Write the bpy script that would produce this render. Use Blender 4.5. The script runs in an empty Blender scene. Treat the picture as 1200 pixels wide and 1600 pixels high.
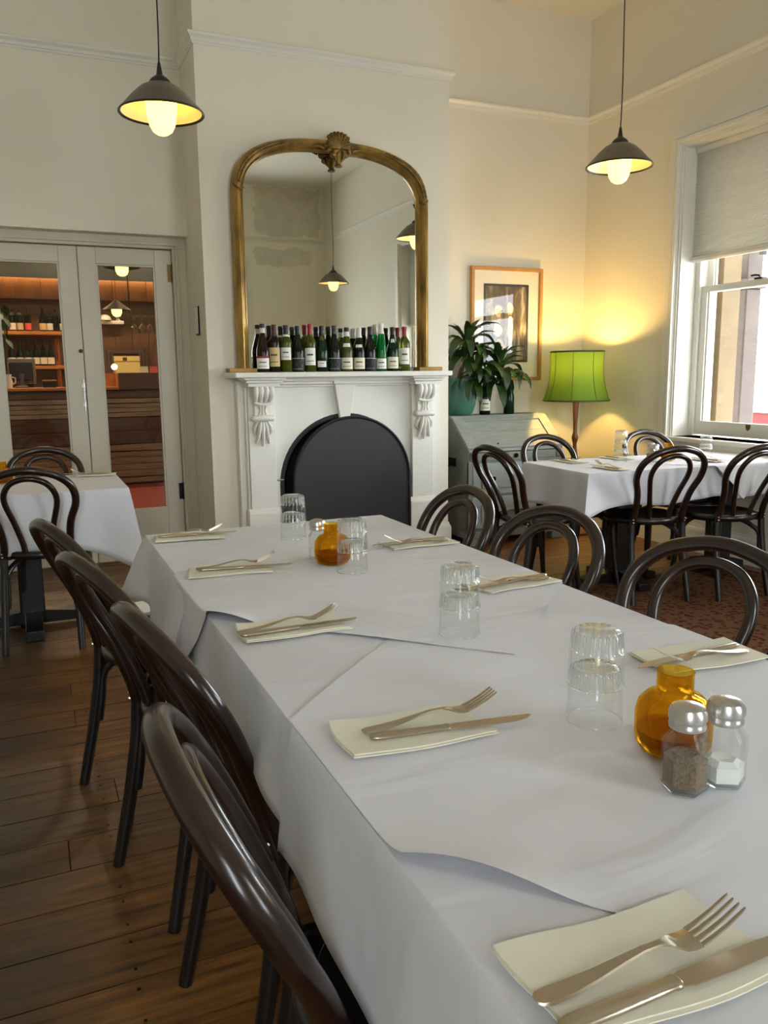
import bpy, bmesh, math, random
from mathutils import Vector, Matrix

random.seed(7)
C = bpy.context.scene.collection
S = bpy.context.scene
PI = math.pi

# ------------------------------------------------------------------ camera
cam_d = bpy.data.cameras.new('camera')
cam = bpy.data.objects.new('camera', cam_d)
C.objects.link(cam)
cr = Vector((0.9144, -0.4046, -0.0110)).normalized()
cf = Vector((0.3972, 0.9022, -0.1680)).normalized()
cu = cr.cross(cf).normalized()
cr = cf.cross(cu).normalized()
cam.matrix_world = Matrix(((cr.x, cu.x, -cf.x, 0), (cr.y, cu.y, -cf.y, 0), (cr.z, cu.z, -cf.z, 1.23), (0, 0, 0, 1)))
cam_d.sensor_fit = 'VERTICAL'
cam_d.sensor_height = 24.0
cam_d.lens = 1258.38 * 24.0 / 1600.0
cam_d.clip_start = 0.02
cam_d.clip_end = 200
S.camera = cam

# ------------------------------------------------------------------ world, exposure
w = bpy.data.worlds.new('sky')
S.world = w
w.use_nodes = True
bg = w.node_tree.nodes['Background']
bg.inputs['Color'].default_value = (0.86, 0.93, 1.0, 1)
bg.inputs['Strength'].default_value = 9.0
S.view_settings.view_transform = 'Standard'
S.view_settings.look = 'None'
S.view_settings.gamma = 1.0
S.view_settings.exposure = 0.93
S.view_settings.use_curve_mapping = False
try:
    S.cycles.max_bounces = 14
    S.cycles.diffuse_bounces = 6
    S.cycles.glossy_bounces = 6
    S.cycles.transmission_bounces = 12
    S.cycles.transparent_max_bounces = 16
    S.cycles.sample_clamp_indirect = 6.0
except Exception:
    pass
WINS = [(3.05, 4.41), (1.03, 2.39)]           # right wall windows, inner opening in y
WZ0, WZ1 = 0.78, 2.72
ADDED_WINS = [(-1.20, -0.40), (1.90, 2.95)]           # unseen windows added behind the camera to brighten the room, in x
for k, (a, b) in enumerate(WINS + ADDED_WINS):
    ld = bpy.data.lights.new('window_portal', 'AREA')
    ld.shape = 'RECTANGLE'
    ld.size = b - a
    ld.size_y = WZ1 - WZ0
    ld.cycles.is_portal = True
    lo = bpy.data.objects.new('window_portal', ld)
    C.objects.link(lo)
    if k < len(WINS):
        lo.location = (4.50, (a + b) / 2, (WZ0 + WZ1) / 2)
        lo.rotation_euler = Matrix(((0, 0, 1), (0, 1, 0), (-1, 0, 0))).to_euler()
    else:
        lo.location = ((a + b) / 2, -1.95, (WZ0 + WZ1) / 2)
        lo.rotation_euler = Matrix(((1, 0, 0), (0, 0, -1), (0, 1, 0))).to_euler()

# ------------------------------------------------------------------ materials
def nt(name):
    m = bpy.data.materials.new(name)
    m.use_nodes = True
    n = m.node_tree
    return m, n, n.nodes['Principled BSDF']

def setp(p, **k):
    for a, v in k.items():
        a = a.replace('_', ' ')
        if a in p.inputs:
            p.inputs[a].default_value = v

def rgb(r, g, b):
    f = lambda c: (c / 255 / 12.92) if c / 255 <= .04045 else ((c / 255 + .055) / 1.055) ** 2.4
    return (f(r), f(g), f(b), 1)

def mat(name, col, rough=.5, metal=0., var=0., scale=8., bump=0., bscale=None, stretch=(1, 1, 1), spec=.5, coat=0., sheen=0., coords='Object'):
    m, n, p = nt(name)
    setp(p, Base_Color=col, Roughness=rough, Metallic=metal, Specular_IOR_Level=spec, Coat_Weight=coat, Sheen_Weight=sheen)
    if coat:
        setp(p, Coat_Roughness=.12)
    L = n.links
    tc = n.nodes.new('ShaderNodeTexCoord')
    mp = n.nodes.new('ShaderNodeMapping')
    mp.inputs['Scale'].default_value = stretch
    L.new(tc.outputs[coords], mp.inputs['Vector'])
    if var:
        nz = n.nodes.new('ShaderNodeTexNoise')
        nz.inputs['Scale'].default_value = scale
        nz.inputs['Detail'].default_value = 5
        L.new(mp.outputs[0], nz.inputs['Vector'])
        rp = n.nodes.new('ShaderNodeValToRGB')
        rp.color_ramp.elements[0].position = .3
        rp.color_ramp.elements[1].position = .7
        rp.color_ramp.elements[0].color = tuple(c * (1 - var) for c in col[:3]) + (1,)
        rp.color_ramp.elements[1].color = tuple(min(1, c * (1 + var)) for c in col[:3]) + (1,)
        L.new(nz.outputs['Fac'], rp.inputs[0])
        L.new(rp.outputs[0], p.inputs['Base Color'])
    if bump:
        nb = n.nodes.new('ShaderNodeTexNoise')
        nb.inputs['Scale'].default_value = bscale or scale
        nb.inputs['Detail'].default_value = 6
        L.new(mp.outputs[0], nb.inputs['Vector'])
        bp = n.nodes.new('ShaderNodeBump')
        bp.inputs['Strength'].default_value = bump
        bp.inputs['Distance'].default_value = .01
        L.new(nb.outputs['Fac'], bp.inputs['Height'])
        L.new(bp.outputs[0], p.inputs['Normal'])
    return m

def emit(name, col, s):
    m, n, p = nt(name)
    setp(p, Base_Color=(*col[:3], 1), Emission_Color=(*col[:3], 1), Emission_Strength=s, Roughness=.3)
    return m

def thin_glass(name, tint=(1, 1, 1, 1), graze=.5, base=.02):
    m = bpy.data.materials.new(name)
    m.use_nodes = True
    n = m.node_tree
    n.nodes.clear()
    o = n.nodes.new('ShaderNodeOutputMaterial')
    t = n.nodes.new('ShaderNodeBsdfTransparent')
    t.inputs[0].default_value = tint
    g = n.nodes.new('ShaderNodeBsdfGlossy')
    g.inputs['Roughness'].default_value = .01
    lw = n.nodes.new('ShaderNodeLayerWeight')
    lw.inputs[0].default_value = .5
    pw = n.nodes.new('ShaderNodeMath'); pw.operation = 'POWER'; pw.inputs[1].default_value = 5.0
    n.links.new(lw.outputs['Facing'], pw.inputs[0])
    f = n.nodes.new('ShaderNodeMath'); f.operation = 'MULTIPLY_ADD'; f.inputs[1].default_value = graze; f.inputs[2].default_value = base
    n.links.new(pw.outputs[0], f.inputs[0])
    mx = n.nodes.new('ShaderNodeMixShader')
    n.links.new(f.outputs[0], mx.inputs[0])
    n.links.new(t.outputs[0], mx.inputs[1])
    n.links.new(g.outputs[0], mx.inputs[2])
    n.links.new(mx.outputs[0], o.inputs[0])
    return m

def glass(name, col=(1, 1, 1, 1), rough=0., ior=1.45, clear=.35):
    """clear solid glass, part of it passing light straight so that it does not throw a black shadow"""
    m = bpy.data.materials.new(name)
    m.use_nodes = True
    n = m.node_tree
    n.nodes.clear()
    o = n.nodes.new('ShaderNodeOutputMaterial')
    g = n.nodes.new('ShaderNodeBsdfGlass')
    g.inputs['Color'].default_value = col
    g.inputs['Roughness'].default_value = rough
    g.inputs['IOR'].default_value = ior
    t = n.nodes.new('ShaderNodeBsdfTransparent')
    t.inputs[0].default_value = col
    mx = n.nodes.new('ShaderNodeMixShader')
    mx.inputs[0].default_value = clear
    n.links.new(g.outputs[0], mx.inputs[1])
    n.links.new(t.outputs[0], mx.inputs[2])
    n.links.new(mx.outputs[0], o.inputs[0])
    return m

def cloth_mat(name, col, bump=.25, rough=.75):
    m, n, p = nt(name)
    setp(p, Base_Color=col, Roughness=rough, Specular_IOR_Level=.35, Sheen_Weight=.05)
    L = n.links
    tc = n.nodes.new('ShaderNodeTexCoord')
    a = n.nodes.new('ShaderNodeTexNoise')
    a.inputs['Scale'].default_value = 4.2
    a.inputs['Detail'].default_value = 3
    a.inputs['Distortion'].default_value = .6
    mp = n.nodes.new('ShaderNodeMapping')
    mp.inputs['Scale'].default_value = (.7, 1.8, 1)
    L.new(tc.outputs['Object'], mp.inputs['Vector'])
    L.new(mp.outputs[0], a.inputs['Vector'])
    b = n.nodes.new('ShaderNodeTexNoise')
    b.inputs['Scale'].default_value = 900
    L.new(tc.outputs['Object'], b.inputs['Vector'])
    b1 = n.nodes.new('ShaderNodeBump')
    b1.inputs['Strength'].default_value = bump
    b1.inputs['Distance'].default_value = .03
    L.new(a.outputs['Fac'], b1.inputs['Height'])
    b2 = n.nodes.new('ShaderNodeBump')
    b2.inputs['Strength'].default_value = .04
    b2.inputs['Distance'].default_value = .001
    L.new(b.outputs['Fac'], b2.inputs['Height'])
    L.new(b1.outputs[0], b2.inputs['Normal'])
    L.new(b2.outputs[0], p.inputs['Normal'])
    return m

M = {}
M['wall'] = mat('wall_paint', rgb(230, 224, 205), .6, var=.03, scale=1.3, bump=.06, bscale=30)
M['trim'] = mat('trim_paint', rgb(228, 226, 214), .4, var=.02, scale=2, bump=.02, bscale=60)
M['ceil'] = mat('ceiling_paint', rgb(232, 228, 214), .7)
M['door'] = mat('door_paint', rgb(206, 200, 180), .4, var=.03, scale=3)
M['mantel'] = mat('mantel_paint', rgb(232, 230, 219), .42, var=.02, scale=4, bump=.03, bscale=40)
M['cloth'] = cloth_mat('table_linen', rgb(214, 214, 218), .27)
M['paper'] = cloth_mat('overlay_linen', rgb(218, 218, 222), .27)
M['napkin'] = mat('napkin_paper', rgb(226, 222, 202), .85, var=.015, scale=30, bump=.03, bscale=160)
M['wood'] = mat('bentwood', rgb(37, 21, 13), .27, var=.35, scale=6, stretch=(6, 6, 1), coat=.22)
M['woodblack'] = mat('black_stained_wood', rgb(18, 14, 13), .35, var=.2, scale=8, coat=.3)
M['seat'] = mat('seat_ply', rgb(26, 20, 18), .4, var=.25, scale=14, stretch=(1, 5, 1))
M['steel'] = mat('satin_steel', rgb(190, 178, 158), .28, 1.0, bump=.02, bscale=200)
M['chrome'] = mat('polished_metal', rgb(200, 198, 194), .3, 1.0, var=.12, scale=120)
M['gilt'] = mat('old_gilt', rgb(156, 126, 66), .36, .7, var=.5, scale=14, stretch=(1, 1, .35), bump=.25, bscale=40)
M['giltdark'] = mat('dark_gilt', rgb(124, 98, 50), .40, .7, var=.5, scale=30, bump=.3, bscale=60)
M['giltflat'] = mat('gilt_timber', rgb(168, 128, 62), .5, .2, var=.3, scale=14)
M['black'] = mat('black_board', rgb(40, 40, 38), .45, var=.2, scale=4)
M['blackiron'] = mat('firebox_iron', rgb(14, 17, 20), .55)
M['bluegrey'] = mat('distressed_blue_grey', rgb(150, 154, 146), .5, var=.12, scale=9, stretch=(1, 4, 4), bump=.1, bscale=25)
M['bluegreydark'] = mat('distressed_grey_carcass', rgb(128, 130, 120), .5, var=.14, scale=7, bump=.1, bscale=25)
M['panelblue'] = mat('pale_drawer_front', rgb(150, 160, 160), .5, var=.1, scale=9, stretch=(1, 1, 5))
M['dark'] = mat('dark_metal', rgb(28, 26, 24), .4, .6)
M['brass'] = mat('aged_brass', rgb(120, 98, 58), .4, .9, var=.2)
M['enamel'] = mat('grey_brown_enamel', rgb(88, 78, 62), .35, var=.05, coat=.2)
M['enamelblack'] = mat('dark_rim_enamel', rgb(38, 32, 28), .35)
M['enamelwhite'] = mat('white_enamel', rgb(238, 226, 205), .3)
M['flex'] = mat('black_flex', rgb(20, 17, 16), .6)
M['bulb'] = emit('lit_frosted_glass', (1.0, .75, .13), 2.5)
M['bulbhot'] = emit('lamp_bulb', (1.0, .58, .17), 240.0)
M['oak'] = mat('oak_frame', rgb(186, 138, 72), .45, var=.2, scale=10, stretch=(1, 1, .2))
M['mount'] = mat('picture_mount', rgb(238, 230, 208), .8)
M['turned'] = mat('turned_walnut', rgb(122, 66, 28), .35, var=.3, scale=12, stretch=(1, 1, .3), coat=.3)
M['pot'] = mat('green_glazed_pot', rgb(62, 108, 92), .4, var=.06, scale=5)
M['leaf'] = mat('dark_green_leaf', rgb(40, 66, 24), .38, var=.35, scale=12, spec=.6)
M['leaf2'] = mat('mid_green_leaf', rgb(56, 88, 32), .42, var=.3, scale=12)
M['stem'] = mat('cane_stem', rgb(110, 96, 62), .7, var=.2)
M['soil'] = mat('soil', rgb(48, 36, 26), .9, var=.4, scale=40)
M['rug'] = None
M['label'] = mat('cream_label', rgb(232, 226, 204), .7)
M['labelw'] = mat('white_label', rgb(240, 238, 230), .7)
M['labeltan'] = mat('tan_label', rgb(206, 184, 132), .7)
M['labelblack'] = mat('black_label', rgb(22, 24, 24), .6)
M['print'] = mat('print_ink', rgb(92, 88, 78), .8)
M['printred'] = mat('red_ink', rgb(150, 50, 40), .8)
M['capblack'] = mat('black_capsule', rgb(26, 24, 24), .4)
M['capred'] = mat('red_capsule', rgb(150, 30, 40), .35)
M['capmaroon'] = mat('maroon_capsule', rgb(70, 26, 26), .4)
M['capwhite'] = mat('white_capsule', rgb(222, 220, 212), .4)
M['glass'] = thin_glass('clear_tumbler_glass', (.985, .992, .988, 1), .75, .035)
M['glassth'] = glass('shaker_glass', (.985, .995, .99, 1), clear=.62)
M['glassx'] = thin_glass('shaker_wall_glass', (.975, .985, .98, 1), .85, .05)
M['amber'] = glass('amber_glass', (.965, .77, .28, 1), clear=.62)
M['candle'] = mat('brown_wax', rgb(126, 66, 28), .5)
M['pepper'] = mat('ground_pepper', rgb(120, 100, 76), .95, var=.55, scale=420, coords='Object')
M['salt'] = mat('table_salt', rgb(238, 238, 234), .9)
M['pane'] = thin_glass('window_pane')
M['ply'] = mat('sand_stone', rgb(112, 94, 66), .8, var=.1, scale=6)
M['post'] = mat('grey_post', rgb(72, 60, 52), .7, var=.15, scale=6)
M['outground'] = mat('pale_paving', rgb(200, 196, 190), .9)
M['redwall'] = mat('red_brick_far', rgb(84, 26, 22), .9, var=.1)
M['barwood'] = mat('bar_timber', rgb(106, 72, 42), .5, var=.25, scale=6, stretch=(5, 5, 1))
M['barshelf'] = mat('bar_shelf_timber', rgb(190, 122, 52), .5, var=.2, scale=8, stretch=(1, 6, 6))
M['bardark'] = mat('bar_dark_timber', rgb(88, 66, 50), .55, var=.25, scale=8, stretch=(.4, 1, 8), bump=.2)
M['barrough'] = mat('rough_bar_slab', rgb(150, 134, 110), .75, var=.4, scale=9, stretch=(.5, 1, 9), bump=.5, bscale=30)
M['barteal'] = mat('bar_bulkhead', rgb(52, 56, 50), .6)
M['barwall'] = mat('bar_brown_wall', rgb(84, 70, 54), .6, var=.15, scale=4)
M['redcarpet'] = mat('red_bar_floor', rgb(136, 56, 34), .85, var=.15, scale=20)
M['plastic'] = mat('grey_plastic', rgb(96, 94, 84), .4)
M['warmstrip'] = emit('warm_strip_light', (1.0, .60, .24), 14.0)
M['litpaper'] = mat('pale_paper', rgb(240, 220, 140), .7)
M['warmbulb'] = emit('small_lamp_bulb', (1.0, .7, .3), 16.0)
M['white'] = mat('white_china', rgb(235, 230, 220), .4)
M['pinkfoil'] = mat('pink_label', rgb(226, 92, 84), .6)

def bottle_glass(name, col, clearness):
    m, n, p = nt(name)
    setp(p, Base_Color=col, Roughness=.06, Transmission_Weight=clearness, IOR=1.3, Specular_IOR_Level=.6)
    return m
M['b_brown'] = bottle_glass('brown_bottle', rgb(40, 30, 22), .15)
M['b_black'] = bottle_glass('black_green_bottle', rgb(22, 28, 22), .1)
M['b_dgreen'] = bottle_glass('dark_green_bottle', rgb(20, 46, 26), .2)
M['b_olive'] = bottle_glass('olive_bottle', rgb(96, 104, 34), .5)
M['b_green'] = bottle_glass('bright_green_bottle', rgb(16, 130, 52), .5)

# wall behind the camera, with two patches of bare plaster left by old repairs
def patched_wall():
    m, n, p = nt('patched_wall_paint')
    setp(p, Roughness=.65)
    L = n.links
    g = n.nodes.new('ShaderNodeNewGeometry')
    sx = n.nodes.new('ShaderNodeSeparateXYZ')
    L.new(g.outputs['Position'], sx.inputs[0])
    nz = n.nodes.new('ShaderNodeTexNoise')
    nz.inputs['Scale'].default_value = 7
    nz.inputs['Detail'].default_value = 8
    L.new(g.outputs['Position'], nz.inputs['Vector'])
    def math_(op, a, b=None):
        q = n.nodes.new('ShaderNodeMath')
        q.operation = op
        for i, v in enumerate((a, b)):
            if v is None: continue
            if isinstance(v, (int, float)): q.inputs[i].default_value = v
            else: L.new(v, q.inputs[i])
        return q.outputs[0]
    jit = math_('MULTIPLY', math_('SUBTRACT', nz.outputs['Fac'], .5), .22)
    X = math_('ADD', sx.outputs['X'], jit)
    Z = math_('ADD', sx.outputs['Z'], jit)
    def box(x0, x1, z0, z1):
        a = math_('MULTIPLY', math_('GREATER_THAN', X, x0), math_('LESS_THAN', X, x1))
        b = math_('MULTIPLY', math_('GREATER_THAN', Z, z0), math_('LESS_THAN', Z, z1))
        return math_('MULTIPLY', a, b)
    mask = math_('MAXIMUM', box(3.15, 4.12, 3.2, 3.86), box(3.13, 3.95, 2.78, 3.03))
    mask = math_('MULTIPLY', mask, math_('MULTIPLY', nz.outputs['Fac'], .9))
    mx = n.nodes.new('ShaderNodeMix')
    mx.data_type = 'RGBA'
    mx.inputs['A'].default_value = rgb(236, 231, 214)
    mx.inputs['B'].default_value = rgb(186, 180, 160)
    L.new(mask, mx.inputs['Factor'])
    L.new(mx.outputs['Result'], p.inputs['Base Color'])
    return m
M['patched'] = patched_wall()

def floor_mat(name, dark):
    m, n, p = nt(name)
    L = n.links
    tc = n.nodes.new('ShaderNodeTexCoord')
    g = n.nodes.new('ShaderNodeNewGeometry')
    mp = n.nodes.new('ShaderNodeMapping')
    mp.inputs['Scale'].default_value = (1.2, 14, 1)
    L.new(g.outputs['Position'], mp.inputs['Vector'])
    nz = n.nodes.new('ShaderNodeTexNoise')
    nz.inputs['Scale'].default_value = 3.2
    nz.inputs['Detail'].default_value = 8
    nz.inputs['Roughness'].default_value = .65
    L.new(mp.outputs[0], nz.inputs['Vector'])
    oi = n.nodes.new('ShaderNodeObjectInfo')
    r = n.nodes.new('ShaderNodeValToRGB')
    r.color_ramp.elements[0].position = .28
    r.color_ramp.elements[0].color = rgb(46, 28, 12)
    r.color_ramp.elements[1].position = .72
    r.color_ramp.elements[1].color = rgb(148, 98, 44)
    L.new(nz.outputs['Fac'], r.inputs[0])
    hs = n.nodes.new('ShaderNodeHueSaturation')
    L.new(r.outputs[0], hs.inputs['Color'])
    mr = n.nodes.new('ShaderNodeMapRange')
    mr.inputs['To Min'].default_value = .78
    mr.inputs['To Max'].default_value = 1.15
    L.new(oi.outputs['Random'], mr.inputs['Value'])
    L.new(mr.outputs[0], hs.inputs['Value'])
    # trodden strip of the walkway: greyed, scuffed varnish
    sx = n.nodes.new('ShaderNodeSeparateXYZ')
    L.new(g.outputs['Position'], sx.inputs[0])
    n2 = n.nodes.new('ShaderNodeTexNoise')
    n2.inputs['Scale'].default_value = 5
    n2.inputs['Detail'].default_value = 8
    L.new(g.outputs['Position'], n2.inputs['Vector'])
    ad = n.nodes.new('ShaderNodeMath'); ad.operation = 'MULTIPLY_ADD'
    L.new(n2.outputs['Fac'], ad.inputs[0]); ad.inputs[1].default_value = .5
    L.new(sx.outputs['X'], ad.inputs[2])
    wr = n.nodes.new('ShaderNodeMapRange')
    wr.inputs['From Min'].default_value = .38
    wr.inputs['From Max'].default_value = .10
    L.new(ad.outputs[0], wr.inputs['Value'])
    mx = n.nodes.new('ShaderNodeMix'); mx.data_type = 'RGBA'
    mx.inputs['B'].default_value = rgb(48, 36, 26)
    ml = n.nodes.new('ShaderNodeMath'); ml.operation = 'MULTIPLY'
    L.new(wr.outputs[0], ml.inputs[0]); ml.inputs[1].default_value = .72
    L.new(ml.outputs[0], mx.inputs['Factor'])
    L.new(hs.outputs[0], mx.inputs['A'])
    # pale scuff flecks
    n3 = n.nodes.new('ShaderNodeTexNoise')
    n3.inputs['Scale'].default_value = 26
    n3.inputs['Detail'].default_value = 6
    mp3 = n.nodes.new('ShaderNodeMapping'); mp3.inputs['Scale'].default_value = (.5, 2.2, 1)
    L.new(g.outputs['Position'], mp3.inputs['Vector']); L.new(mp3.outputs[0], n3.inputs['Vector'])
    f3 = n.nodes.new('ShaderNodeMapRange')
    f3.inputs['From Min'].default_value = .63; f3.inputs['From Max'].default_value = .72
    f3.inputs['To Max'].default_value = .35
    L.new(n3.outputs['Fac'], f3.inputs['Value'])
    m2 = n.nodes.new('ShaderNodeMix'); m2.data_type = 'RGBA'
    m2.inputs['B'].default_value = rgb(108, 90, 68)
    L.new(f3.outputs[0], m2.inputs['Factor']); L.new(mx.outputs['Result'], m2.inputs['A'])
    L.new(m2.outputs['Result'], p.inputs['Base Color'])
    rr = n.nodes.new('ShaderNodeMapRange')
    rr.inputs['To Min'].default_value = .28; rr.inputs['To Max'].default_value = .6
    L.new(n2.outputs['Fac'], rr.inputs['Value'])
    L.new(rr.outputs[0], p.inputs['Roughness'])
    bp = n.nodes.new('ShaderNodeBump'); bp.inputs['Strength'].default_value = .15; bp.inputs['Distance'].default_value = .004
    L.new(nz.outputs['Fac'], bp.inputs['Height']); L.new(bp.outputs[0], p.inputs['Normal'])
    return m
M['floor'] = floor_mat('worn_floorboards', 0)
M['sub'] = mat('subfloor_gap', rgb(16, 11, 8), .9)

def rug_mat():
    m, n, p = nt('persian_rug')
    setp(p, Roughness=1.0, Specular_IOR_Level=.1)
    L = n.links
    tc = n.nodes.new('ShaderNodeTexCoord')
    v = n.nodes.new('ShaderNodeTexVoronoi')
    v.inputs['Scale'].default_value = 30
    nz = n.nodes.new('ShaderNodeTexNoise')
    nz.inputs['Scale'].default_value = 24
    nz.inputs['Detail'].default_value = 3
    nz.inputs['Distortion'].default_value = 2.2
    L.new(tc.outputs['Object'], nz.inputs['Vector'])
    L.new(tc.outputs['Object'], v.inputs['Vector'])
    ad = n.nodes.new('ShaderNodeMath'); ad.operation = 'ADD'
    L.new(nz.outputs['Fac'], ad.inputs[0]); L.new(v.outputs['Distance'], ad.inputs[1])
    r = n.nodes.new('ShaderNodeValToRGB')
    e = r.color_ramp.elements
    e[0].position = .35; e[0].color = rgb(26, 16, 14)
    e[1].position = 1.0; e[1].color = rgb(104, 76, 54)
    for ps, c in ((.5, (84, 24, 18)), (.62, (104, 40, 28)), (.7, (34, 22, 20)), (.82, (92, 42, 30))):
        q = e.new(ps); q.color = rgb(*c)
    L.new(ad.outputs[0], r.inputs[0])
    L.new(r.outputs[0], p.inputs['Base Color'])
    return m
M['rug'] = rug_mat()

def art_mat():
    m, n, p = nt('sepia_print')
    setp(p, Roughness=.6)
    L = n.links
    tc = n.nodes.new('ShaderNodeTexCoord')
    mp = n.nodes.new('ShaderNodeMapping'); mp.inputs['Scale'].default_value = (9, 1, 3.0)
    L.new(tc.outputs['Object'], mp.inputs['Vector'])
    nz = n.nodes.new('ShaderNodeTexNoise')
    nz.inputs['Scale'].default_value = 1.2; nz.inputs['Detail'].default_value = 6; nz.inputs['Distortion'].default_value = 1.4
    L.new(mp.outputs[0], nz.inputs['Vector'])
    r = n.nodes.new('ShaderNodeValToRGB')
    e = r.color_ramp.elements
    e[0].position = .32; e[0].color = rgb(46, 40, 30)
    e[1].position = .72; e[1].color = rgb(206, 192, 158)
    q = e.new(.52); q.color = rgb(112, 98, 70)
    L.new(nz.outputs['Fac'], r.inputs[0]); L.new(r.outputs[0], p.inputs['Base Color'])
    return m
M['art'] = art_mat()

def mirror_mat():
    m, n, p = nt('old_mirror')
    setp(p, Base_Color=(.84, .85, .80, 1), Metallic=1.0, Roughness=.015)
    return m
M['mirror'] = mirror_mat()

def shade_mat():
    m = bpy.data.materials.new('green_lampshade_fabric')
    m.use_nodes = True
    n = m.node_tree
    n.nodes.clear()
    o = n.nodes.new('ShaderNodeOutputMaterial')
    d = n.nodes.new('ShaderNodeBsdfDiffuse'); d.inputs[0].default_value = rgb(104, 136, 54)
    t = n.nodes.new('ShaderNodeBsdfTranslucent'); t.inputs[0].default_value = rgb(122, 158, 56)
    mx = n.nodes.new('ShaderNodeMixShader'); mx.inputs[0].default_value = .085
    n.links.new(d.outputs[0], mx.inputs[1]); n.links.new(t.outputs[0], mx.inputs[2]); n.links.new(mx.outputs[0], o.inputs[0])
    return m
M['shade'] = shade_mat()
M['shadetrim'] = mat('green_braid', rgb(70, 86, 30), .8)

def blind_mat():
    m = bpy.data.materials.new('cellular_blind_fabric')
    m.use_nodes = True
    n = m.node_tree
    n.nodes.clear()
    o = n.nodes.new('ShaderNodeOutputMaterial')
    d = n.nodes.new('ShaderNodeBsdfDiffuse'); d.inputs[0].default_value = rgb(222, 221, 214)
    t = n.nodes.new('ShaderNodeBsdfTranslucent'); t.inputs[0].default_value = rgb(226, 224, 214)
    mx = n.nodes.new('ShaderNodeMixShader'); mx.inputs[0].default_value = .3
    n.links.new(d.outputs[0], mx.inputs[1]); n.links.new(t.outputs[0], mx.inputs[2]); n.links.new(mx.outputs[0], o.inputs[0])
    return m
M['blind'] = blind_mat()

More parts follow.
